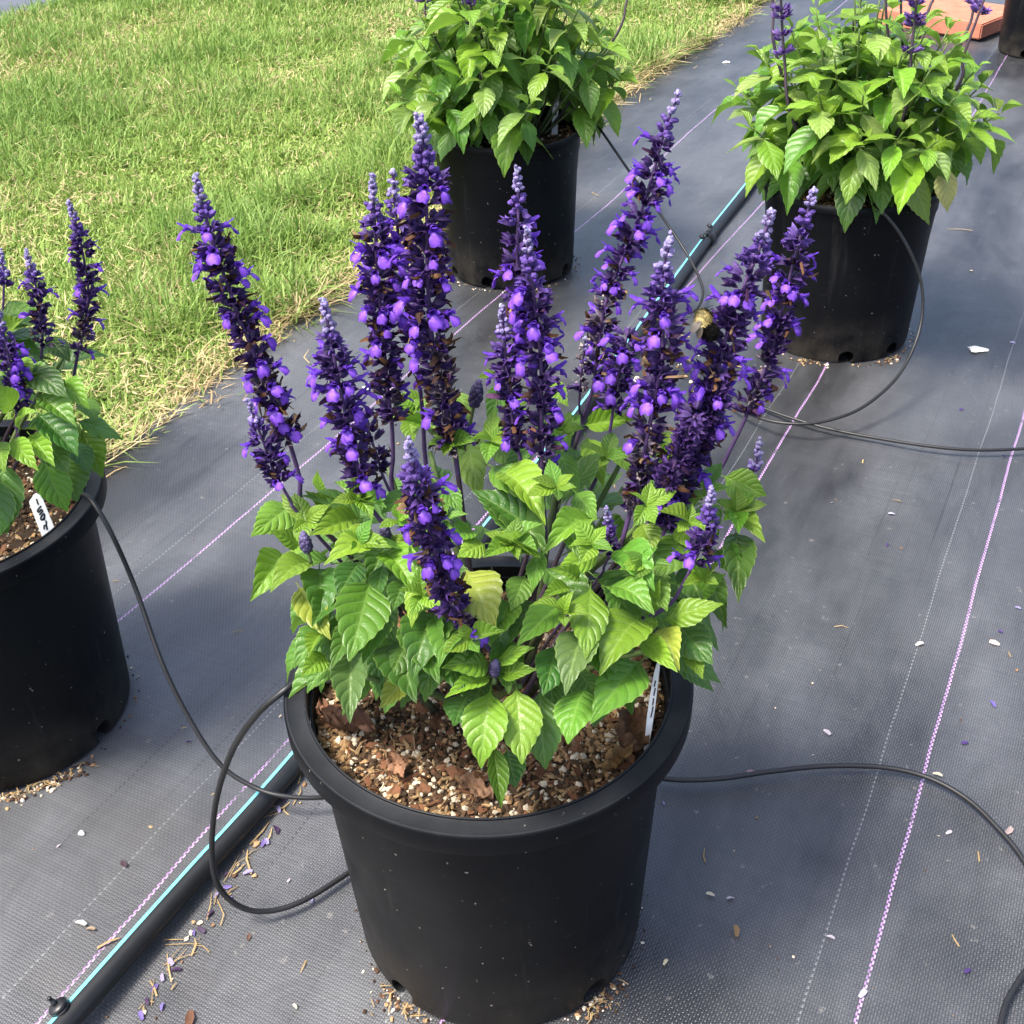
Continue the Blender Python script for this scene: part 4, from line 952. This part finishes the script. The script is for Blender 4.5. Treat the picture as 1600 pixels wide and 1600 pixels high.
# ------------------------------------------------------------------ white plant tags with handwriting
def plant_tag(name, outline_px, strokes_px, p0, lean, wpx, label, wdir=Vector((1, 0, 0)), thick=.0006):
    """a flat white stake standing in the soil at p0; the writing lies on its face"""
    up = Vector(lean).normalized(); wd = (wdir-up*wdir.dot(up)).normalized(); nrm = wd.cross(up).normalized()
    if nrm.dot(Vector(CAM)-p0) < 0: nrm = -nrm
    pts = [at_plane(x, y, p0, nrm) for x, y in outline_px]; root = p0-up*.03; n = len(pts)
    b = MB(); front = [p+nrm*thick/2 for p in pts]; back = [p-nrm*thick/2 for p in pts]
    b.add(front+back, [tuple(range(n)), tuple(range(2*n-1, n-1, -1))]+[(i, n+i, n+(i+1) % n, (i+1) % n) for i in range(n)])
    o = b.build(name, M['tagm'], None, False); tag(o, label, 'plant tag', 'white plant tags')
    k = MB()
    for st in strokes_px:
        P = [at_plane(x, y, p0, nrm)+nrm*(thick/2+.0002) for x, y in st]; P = catmull(P, 4) if len(P) > 2 else P
        k.tube(P, wpx*(p0-Vector(CAM)).length/F_PX, 5)
    if k.v: k.build('handwriting', M['ink'], o)
    return o
def zpx(pts, ox, oy, sc): return [(ox+x/sc, oy+y/sc) for x, y in pts]
p0 = at_z(80, 847, .264)
plant_tag('plant_tag', zpx([(300,150),(215,190),(90,370),(100,440),(500,1480),(640,1440),(790,1210),(440,330),(420,240)], 40, 760, 16), [zpx(q, 40, 760, 16) for q in
    [[(275,310),(320,450)], [(390,485),(305,595),(335,640),(395,575),(425,620),(350,705)], [(460,670),(400,740),(385,810),(420,835),(465,780),(475,700),(455,672)], [(475,700),(468,838)], [(515,850),(522,960),(545,1080)], [(468,960),(462,1065)], [(468,965),(525,975)]]],
    p0, (-.10, .30, 1), 1.15, 'white tag with black handwriting in the pot beside the lawn')
p0 = at_z(866, 209, .246)
plant_tag('plant_tag', zpx([(250,400),(300,340),(375,290),(415,340),(410,560),(372,1420),(210,1440)], 850, 130, 17.78), [zpx(q, 850, 130, 17.78) for q in [[(345,330),(325,400)], [(350,440),(318,500),(360,520)], [(345,600),(325,660)], [(330,770),(308,800),(342,822),(335,860),(298,890)]]],
    p0, (.0, .15, 1), .9, 'white tag with black marks standing in the pot of the plant overhanging the lawn')
p0 = at_z(1005, 1184, .250)
plant_tag('plant_tag', zpx([(130,1500),(200,820),(230,590),(300,200),(340,60),(390,40),(380,170),(310,750),(240,1200),(150,1500)], 990, 1030, 9.41), [zpx(q, 990, 1030, 9.41) for q in [[(322,310),(303,400)], [(318,420),(296,530)], [(292,570),(280,670)], [(285,690),(270,770),(250,850)]]],
    p0, (.12, .25, 1), 1.0, 'narrow white tag with black marks in the pot with most purple spikes')

# ------------------------------------------------------------------ irrigation pipe, fittings and thin tubes
PIPE_R = .0105
pax = [at_z(x, y, PIPE_R+.004) for x, y in [(-60,1785),(118,1580),(290,1385),(472,1180),(772,818),(912,640),(1092,392),(1124,349),(1190,266),(1290,140)]]
pl = catmull(pax, 8); b = MB(); b.tube(pl, PIPE_R, 24)
pipe = b.build('irrigation_pipe', M['pipe']); tag(pipe, 'thick black irrigation pipe with a pale cyan stripe along it', 'pipe')
b = MB(); vsl = []
for i, p in enumerate(pl):
    t = (pl[min(i+1, len(pl)-1)]-pl[max(i-1, 0)]).normalized(); sdv = t.cross(Vector((0, 0, 1))).normalized()*-1
    for a in (math.radians(103), math.radians(118), math.radians(133), math.radians(148)):
        d = -sdv*math.cos(a)+Vector((0, 0, 1))*math.sin(a); vsl.append(p+d*(PIPE_R+.0003))
b.add(vsl, [(i*4+j, i*4+j+1, (i+1)*4+j+1, (i+1)*4+j) for i in range(len(pl)-1) for j in range(3)])
b.build('cyan_stripe', M['cyan'], pipe)

def tube_obj(name, px, r, label, mat='tube', seg=10):
    P = [at_z(x, y, z) for x, y, z in px]; ln = catmull(P, 9); b = MB(); b.tube(ln, r, seg); o = b.build(name, M[mat]); return tag(o, label, 'tube', 'thin black drip tubes')
tube_obj('drip_tube', [(100,770,.262),(128,772,.285),(146,786,.288),(175,835,.262),(212,920,.205),(255,1040,.145),(300,1130,.095),(345,1195,.060),(395,1229,.042),(445,1244,.036),(510,1245,.030),(570,1225,.020)], .0024, 'thin black tube sagging from the pot beside the lawn to the irrigation pipe')
tube_obj('drip_tube', [(540,1050,.258),(500,1050,.268),(470,1062,.2835),(440,1082,.284),(400,1118,.262),(362,1175,.212),(338,1250,.150),(331,1325,.095),(340,1382,.055),(372,1415,.030),(415,1424,.016),(470,1409,.011),(535,1370,.009),(590,1330,.008)], .0026, 'thin black tube looping out over the rim of the pot with most spikes')
tube_obj('drip_tube', [(960,1200,.008),(1040,1217,.008),(1120,1217,.008),(1200,1206,.008),(1290,1197,.008),(1380,1199,.008),(1450,1215,.008),(1510,1248,.008),(1560,1295,.008),(1600,1345,.008),(1630,1410,.008),(1625,1480,.008),(1590,1535,.008),(1568,1580,.008),(1555,1660,.008)], .0026, 'thin black tube winding across the fabric over a lavender thread line')
tube_obj('drip_tube', [(860,150,.270),(880,140,.300),(905,160,.292),(940,205,.250),(985,270,.185),(1030,332,.120),(1068,388,.070),(1093,435,.040),(1098,462,.025),(1086,485,.014),(1060,492,.010),(1020,505,.010)], .0024, 'thin black tube running down from the plant overhanging the lawn')
tube_obj('drip_tube', [(1262,262,.256),(1300,285,.268),(1340,304,.278),(1378,330,.268),(1415,380,.225),(1440,445,.165),(1437,515,.105),(1405,585,.060),(1350,635,.038),(1290,658,.030),(1235,662,.026),(1185,652,.022),(1130,625,.016),(1075,575,.010),(1050,545,.010)], .0024, 'thin black tube looping down in front of its pot below yellowing leaves')
tube_obj('drip_tube', [(1040,530,.008),(1060,552,.008),(1110,592,.008),(1180,632,.008),(1280,666,.008),(1390,688,.008),(1500,702,.008),(1600,701,.008),(1700,690,.008),(1800,660,.008)], .0024, 'thin black tube lying nearly straight across the fabric, crossing two lavender lines')

def dripper(P, axis, label, nm, sc=1.0):
    ax = Vector(axis).normalized(); Rm = ax.to_track_quat('Z', 'Y').to_matrix().to_4x4(); Mx = Matrix.Translation(P) @ Rm @ Matrix.Scale(sc, 4)
    t = empty(nm, P); tag(t, label, 'dripper')
    b = MB(); b.lathe([(0, 0), (.0068, 0), (.0082, .0008), (.0085, .0030), (.0080, .0036), (.0076, .0040), (.0080, .0044), (.0084, .0052), (.0084, .0066), (.0076, .0078), (.0052, .0090), (.0030, .0094), (0, .0095)], 32, M=Mx); b.build('dripper_body', M['fit'], t)
    b = MB(); b.lathe([(0, .009), (.0026, .009), (.0024, .0125), (.0018, .0130), (.0017, .0165), (.0022, .0170), (.0014, .0182), (0, .0183)], 16, M=Mx); b.build('nozzle', M['fit'], t)
    b = MB(); b.lathe([(.0016, -.005), (.0024, -.003), (.0016, -.0028), (.0016, .0005)], 12, M=Mx); b.build('barb', M['fit'], t)
    return t
side = Vector((-.80, .42, .45))
dp = at_z(98, 1580, .020); dripper(dp+Vector((0, 0, .001)), (-.45, .10, .9), 'round black dripper button plugged into the irrigation pipe', 'dripper')
# tap fitting on the pipe far back: two barbed outlets on one saddle
def tap(P, tdir, label):
    t = empty('tube_connector', P); tag(t, label, 'connector'); tdir = tdir.normalized(); upv = Vector((0, 0, 1))
    b = MB(); b.tube([P-tdir*.013, P+tdir*.013], .0132, 20); b.build('saddle', M['fit'], t)
    sdv = tdir.cross(upv).normalized()
    if sdv.x > 0: sdv = -sdv
    for k in (-1, 1):
        q = P+tdir*.030*k; b = MB(); b.tube([q, q+upv*.013+sdv*.004, q+upv*.016+sdv*.010], [.0045, .0045, .003], 10); b.build('barbed_outlet', M['fit'], t)
    for k in (-.9, 0.1, 1.0):
        q = P+upv*.012+tdir*.012*k; b = MB(); b.blob(q, (.0062, .0062, .0050), (1, 1, 1), .15); b.build('clip', M['fit'], t, False)
i0 = min(range(len(pl)), key=lambda i: math.dist(project(np.array(pl[i])), (1106, 371))); tap(pl[i0], pl[i0+1]-pl[i0], 'small black tube connector clipped on the irrigation pipe')

# ------------------------------------------------------------------ terracotta slab
c0, c1 = at_z(1368, 42, 0), at_z(1530, 66, 0); ed = (c1-c0); wv = ed.length; ed.normalize(); dv = Vector((-ed.y, ed.x, 0))
me = bpy.data.meshes.new('terracotta_slab'); bm = bmesh.new(); bmesh.ops.create_cube(bm, size=1)
for v in bm.verts: v.co = Vector((v.co.x*wv, v.co.y*.30, v.co.z*.045))
bmesh.ops.bevel(bm, geom=bm.edges[:], offset=.004, segments=2, affect='EDGES'); bm.to_mesh(me); bm.free()
o = link('terracotta_slab', me, M['terra'])
cc = c0+ed*wv/2+dv*.15; o.matrix_basis = Matrix(((ed.x, dv.x, 0, cc.x), (ed.y, dv.y, 0, cc.y), (0, 0, 1, .0290), (0, 0, 0, 1)))
tag(o, 'flat terracotta coloured slab lying on the fabric behind a leafy plant', 'paver')

# ------------------------------------------------------------------ bumblebee on a spike
def bumblebee():
    Y = .012; hd, th_, ab, tail = (at_y(*q) for q in ((1104, 491, Y), (1095, 503, Y-.004), (1106, 516, Y-.002), (1117, 526, Y+.004)))
    ln = catmull([hd+(hd-th_)*.35, hd, th_, ab, tail], 6); n = len(ln); t = empty('bumblebee', th_); tag(t, 'bumblebee with a pale yellow back and black abdomen feeding on a purple spike', 'bee')
    prof = []
    for i in range(n):
        f = i/(n-1); prof.append(.0002+ (.0027*math.sin(math.pi*min(1, f/.27))**.7 if f < .25 else 0) + (.0050*max(0, math.sin(math.pi*min(1, max(0, (f-.16)/.42))))**.7) + (.0054*max(0, math.sin(math.pi*min(1, max(0, (f-.48)/.53))))**.7))
    prof = [min(r_, .0062) for r_ in prof]; YB = (.46, .37, .15); K = (.008, .007, .006); cs = []
    for i in range(n):
        f = i/(n-1); cs += [YB if .30 < f < .55 else K]*14
    b = MB(); b.tube(ln, prof, 14, cs); body = b.build('bee_body', M['bee'], t)
    r = random.Random(4); h = MB()
    for i in range(3600):
        f = r.uniform(.06, .97); k = f*(n-1); i0 = int(k); P = ln[i0].lerp(ln[min(i0+1, n-1)], k-i0); tn = (ln[min(i0+1, n-1)]-ln[i0]).normalized() if i0 < n-1 else (ln[-1]-ln[-2]).normalized()
        u = tn.orthogonal().normalized(); v = tn.cross(u); a = r.uniform(0, 6.28); d = u*math.cos(a)+v*math.sin(a); R_ = prof[i0]*(1-(k-i0))+prof[min(i0+1, n-1)]*(k-i0)
        d2 = (d+tn*r.gauss(.3, .3)).normalized(); s_ = tn.cross(d)*.00016; q = P+d*R_*.97; L = r.uniform(.0012, .0028); kk = r.uniform(.7, 1.15)
        colr = tuple(x*kk for x in (YB if .27 < f < .56 and not (.36 < f < .46 and d.dot(Vector((-.2, -.8, .5))) > .80) else K))
        h.add([q-s_, q+s_, q+d2*L], [(0, 1, 2)], colr)
    tag(h.build('fur', M['bee'], t), kind='stuff')
    vw = Vector((-.25, -.75, .55)).normalized()
    for s, tgt in ((1, (1092, 530)), (-1, (1080, 520))):
        Q = at_y(*tgt, Y-.010); P = th_+vw*.0045; ax = (Q-P); sdv = ax.cross(vw).normalized(); b = MB(); vsl = []
        for i in range(7):
            f = i/6; wd = .0024*math.sin(math.pi*(.08+.86*f))**.7
            vsl += [P+ax*f-sdv*wd+vw*.0008*math.sin(f*3), P+ax*f+sdv*wd+vw*.0008*math.sin(f*3)]
        b.add(vsl, [(2*i, 2*i+1, 2*i+3, 2*i+2) for i in range(6)]); b.build('wing', M['wing'], t)
    for k, (ox, oy) in enumerate([(8, -6), (12, -2), (14, 5)]):
        for s in (-1, 1):
            P = th_.lerp(ab, .1*k)+Vector((.003, 0, 0)); Q = at_y(1095+ox+4, 505+oy+4*s, Y+.006+.002*s); b = MB(); b.tube([P, P.lerp(Q, .5)+Vector((.001, 0, .003)), Q], [.0005, .0006, .0003], 5, K); b.build('leg', M['bee'], t)
    for s in (-1, 1):
        P = hd+Vector((0, 0, .001)); b = MB(); b.tube([P, P+Vector((.001+.001*s, -.001*s, .003)), P+Vector((.004, -.002*s, .004))], [.0003, .0003, .0002], 5, K); b.build('antenna', M['bee'], t)
bumblebee()

# ------------------------------------------------------------------ litter on the fabric
def fab_z(x, y):
    p, a = to_lane(np.array([x]), np.array([y])); return float(fabric_height(p, a)[0])
def litter():
    r = random.Random(77); st = MB(); pt = MB(); cr = MB()
    def straw(P, t, ln, w_, k, b=st):
        d = Vector((math.cos(t), math.sin(t), 0))*ln; kx = Vector((-d.y, d.x, 0)).normalized()*w_; m_ = P+Vector((r.gauss(0, ln*.08), r.gauss(0, ln*.08), .0015)); A, B_ = P-d/2, P+d/2
        b.add([A-kx, A+kx, m_+kx, m_-kx, B_+kx*.5, B_-kx*.5], [(0, 1, 2, 3), (3, 2, 4, 5)], (.48*k, .34*k, .16*k))
    def petal(P, L, c):
        t = r.uniform(0, 6.28); R3 = Matrix.Rotation(t, 3, 'Z') @ Matrix.Rotation(r.gauss(0, .3), 3, 'X'); vsl = [R3 @ Vector((x*L, y*L, z*L))+P for x, y, z in [(-.5, -.12, .05), (-.5, .12, .05), (0, .24, .22), (0, -.24, .22), (.45, .16, .1), (.45, -.16, .1), (0, 0, .08)]]
        pt.add(vsl, [(0, 1, 2, 6), (0, 6, 3), (6, 2, 4), (6, 4, 5), (3, 6, 5)], c)
    def crumb(P, s_, c): cr.blob(P, (s_*r.uniform(.8, 1.6), s_, s_*.6), c, .4, Matrix.Rotation(r.uniform(0, 6.28), 3, 'Z'), r)
    cols = [(.42, .28, .15), (.62, .52, .38), (.10, .055, .035), (.25, .15, .08), (.68, .62, .52)]
    # band of straw, petals and crumbs washed against the pipe
    for i in range(95):
        f = r.random(); x = 210+f*270+r.gauss(0, 7); y = 1585-f*400+r.gauss(0, 9)
        if r.random() < .35: x += 18; y -= 5
        P = at_z(x, y, .0045); P.z = fab_z(P.x, P.y)+.0015
        q = r.random()
        if q < .42: straw(P, math.pi/2-DIR+r.gauss(0, .6), .004+.03*r.random()**2, r.uniform(.0003, .0009), r.uniform(.5, 1.1))
        elif q < .72: petal(P, r.uniform(.006, .010), r.choice([(.20, .15, .40), (.36, .32, .52), (.07, .04, .09)]))
        else: crumb(P, r.uniform(.0008, .0030), r.choice(cols))
    # crumbs of mix round the drain holes
    for c, R_, spots, nn, sc in ((FP, .126, (-132, -52), 130, 1.0), (LP, .128, (-62, -50, -80), 150, 1.2), (RP, .127, (-60, -120), 60, 1.3), (MP, .127, (-70, -150), 50, 1.3)):
        for i in range(nn):
            a = math.radians(r.choice(spots)+r.gauss(0, 7)); q = R_+abs(r.gauss(0, .009)); x, y = c.x+q*math.cos(a), c.y+q*math.sin(a); P = Vector((x, y, fab_z(x, y)+.001))
            if r.random() < .75: crumb(P, r.uniform(.0007, .0024)*sc, r.choice(cols+[(.05, .03, .02)]*3))
            else: straw(P+Vector((0, 0, .002)), r.uniform(0, 6.28), r.uniform(.004, .014), .0005, r.uniform(.5, 1.0))
        for i in range(90):
            a = r.uniform(0, 6.28); q = R_+abs(r.gauss(0, .004)); x, y = c.x+q*math.cos(a), c.y+q*math.sin(a); crumb(Vector((x, y, fab_z(x, y)+.0006)), r.uniform(.0005, .0014)*sc, r.choice(cols+[(.05, .03, .02)]*3))
    # loose bits everywhere
    for i in range(170):
        x, y = r.uniform(-50, 1650), r.uniform(-20, 1650); P = at_z(x, y, 0); p, a = to_lane(np.array([P.x]), np.array([P.y]))
        if p[0] < EDGE+.05: continue
        if any((P-Vector((c.x, c.y, P.z))).length < .135 for c in (FP, LP, MP, RP, B4)): continue
        P.z = fab_z(P.x, P.y)+.0012; far = (P-Vector(CAM)).length; q = r.random(); sc = .75+.35*far
        if q < .22: petal(P, r.uniform(.004, .007)*sc, r.choice([(.30, .26, .46), (.09, .05, .20), (.55, .50, .55), (.20, .12, .09)]))
        elif q < .40: straw(P, r.uniform(0, 6.28), r.uniform(.004, .016)*sc, .0006*sc, r.uniform(.5, 1.1))
        else: crumb(P, r.uniform(.0004, .0014)*sc, r.choice(cols))
    # the pieces one notices
    for x, y, L, c in [(1293,1142,.010,(.50,.45,.50)), (1174,1204,.009,(.32,.22,.28)), (1436,1010,.011,(.72,.66,.56)), (1552,1010,.012,(.60,.50,.42)), (1550,1104,.010,(.20,.15,.45)), (1465,1212,.010,(.66,.58,.45)), (1575,1300,.012,(.45,.35,.33)), (1348,1551,.010,(.62,.60,.72)), (1512,1516,.008,(.07,.04,.16)), (1393,802,.009,(.50,.48,.60)), (1150,1452,.012,(.35,.22,.10)), (1110,1395,.008,(.70,.62,.45)), (1040,1503,.007,(.70,.62,.42)), (128,1447,.012,(.62,.60,.56)), (143,1455,.009,(.40,.30,.2)), (195,1353,.010,(.06,.03,.04)), (295,1590,.016,(.20,.10,.06)), (460,1570,.006,(.7,.65,.5)), (1030,1160,.006,(.6,.55,.5))]:
        P = at_z(x, y, 0); P.z = fab_z(P.x, P.y)+.002; petal(P, L, c)
    for x, y, t, ln in [(1040,520,2.6,.10), (1150,575,2.6,.09), (1500,357,2.9,.05), (180,745,.9,.045), (1330,500,1.0,.03), (170,1475,.5,.02), (930,305,2,.03)]:
        P = at_z(x, y, 0); P.z = fab_z(P.x, P.y)+.002; straw(P, t, ln, .0012, r.uniform(.8, 1.1))
    for i in range(40):
        P = at_z(1060+r.gauss(0, 25), 575+r.gauss(0, 30), 0); P.z = fab_z(P.x, P.y)+.001; crumb(P, r.uniform(.001, .004), r.choice(cols))
    tag(st.build('straw_litter', M['grass']), 'bits of dry straw scattered on the black fabric', 'straw', kind='stuff')
    tag(pt.build('petal_litter', M['floret']), 'fallen petals scattered on the black fabric', 'petals', kind='stuff')
    tag(cr.build('soil_crumbs', M['bits'], None, False), 'crumbs of potting mix scattered on the black fabric', 'crumbs', kind='stuff')
litter()
def splat(px, py, L, w_, rz, seed, label):
    P = at_z(px, py, 0); z = fab_z(P.x, P.y); r = random.Random(seed); b = MB(); n = 18; vsl = [Vector((0, 0, .0035))]
    for ring, zz in ((.55, .0032), (1.0, .0002)):
        for k in range(n):
            a = 6.283*k/n; rr = ring*(1+.35*math.sin(a*3+seed)*r.random()+r.gauss(0, .10)); vsl.append(Vector((math.cos(a)*L/2*rr, math.sin(a)*w_/2*rr, zz+r.uniform(0, .0006))))
    R = Matrix.Rotation(rz, 3, 'Z'); b.add([R @ q+Vector((P.x, P.y, z+.0012)) for q in vsl], [(0, 1+k, 1+(k+1) % n) for k in range(n)]+[(1+k, 1+n+k, 1+n+(k+1) % n, 1+(k+1) % n) for k in range(n)])
    tag(b.build('bird_dropping', M['dropping']), label, 'bird dropping', 'white bird droppings on the fabric')
splat(1528, 545, .030, .020, -.3, 1, 'ragged white bird dropping on the fabric beside the pot with the looping tube')
splat(570, 607, .014, .012, .3, 2, 'small white bird dropping beside the thread line close to the lawn')
splat(1135, 97, .022, .016, .2, 3, 'white bird dropping on the fabric between the two leafy plants')
splat(129, 1305, .006, .005, .2, 4, 'tiny white bird dropping on the fabric between the pipe and the pot beside the lawn')
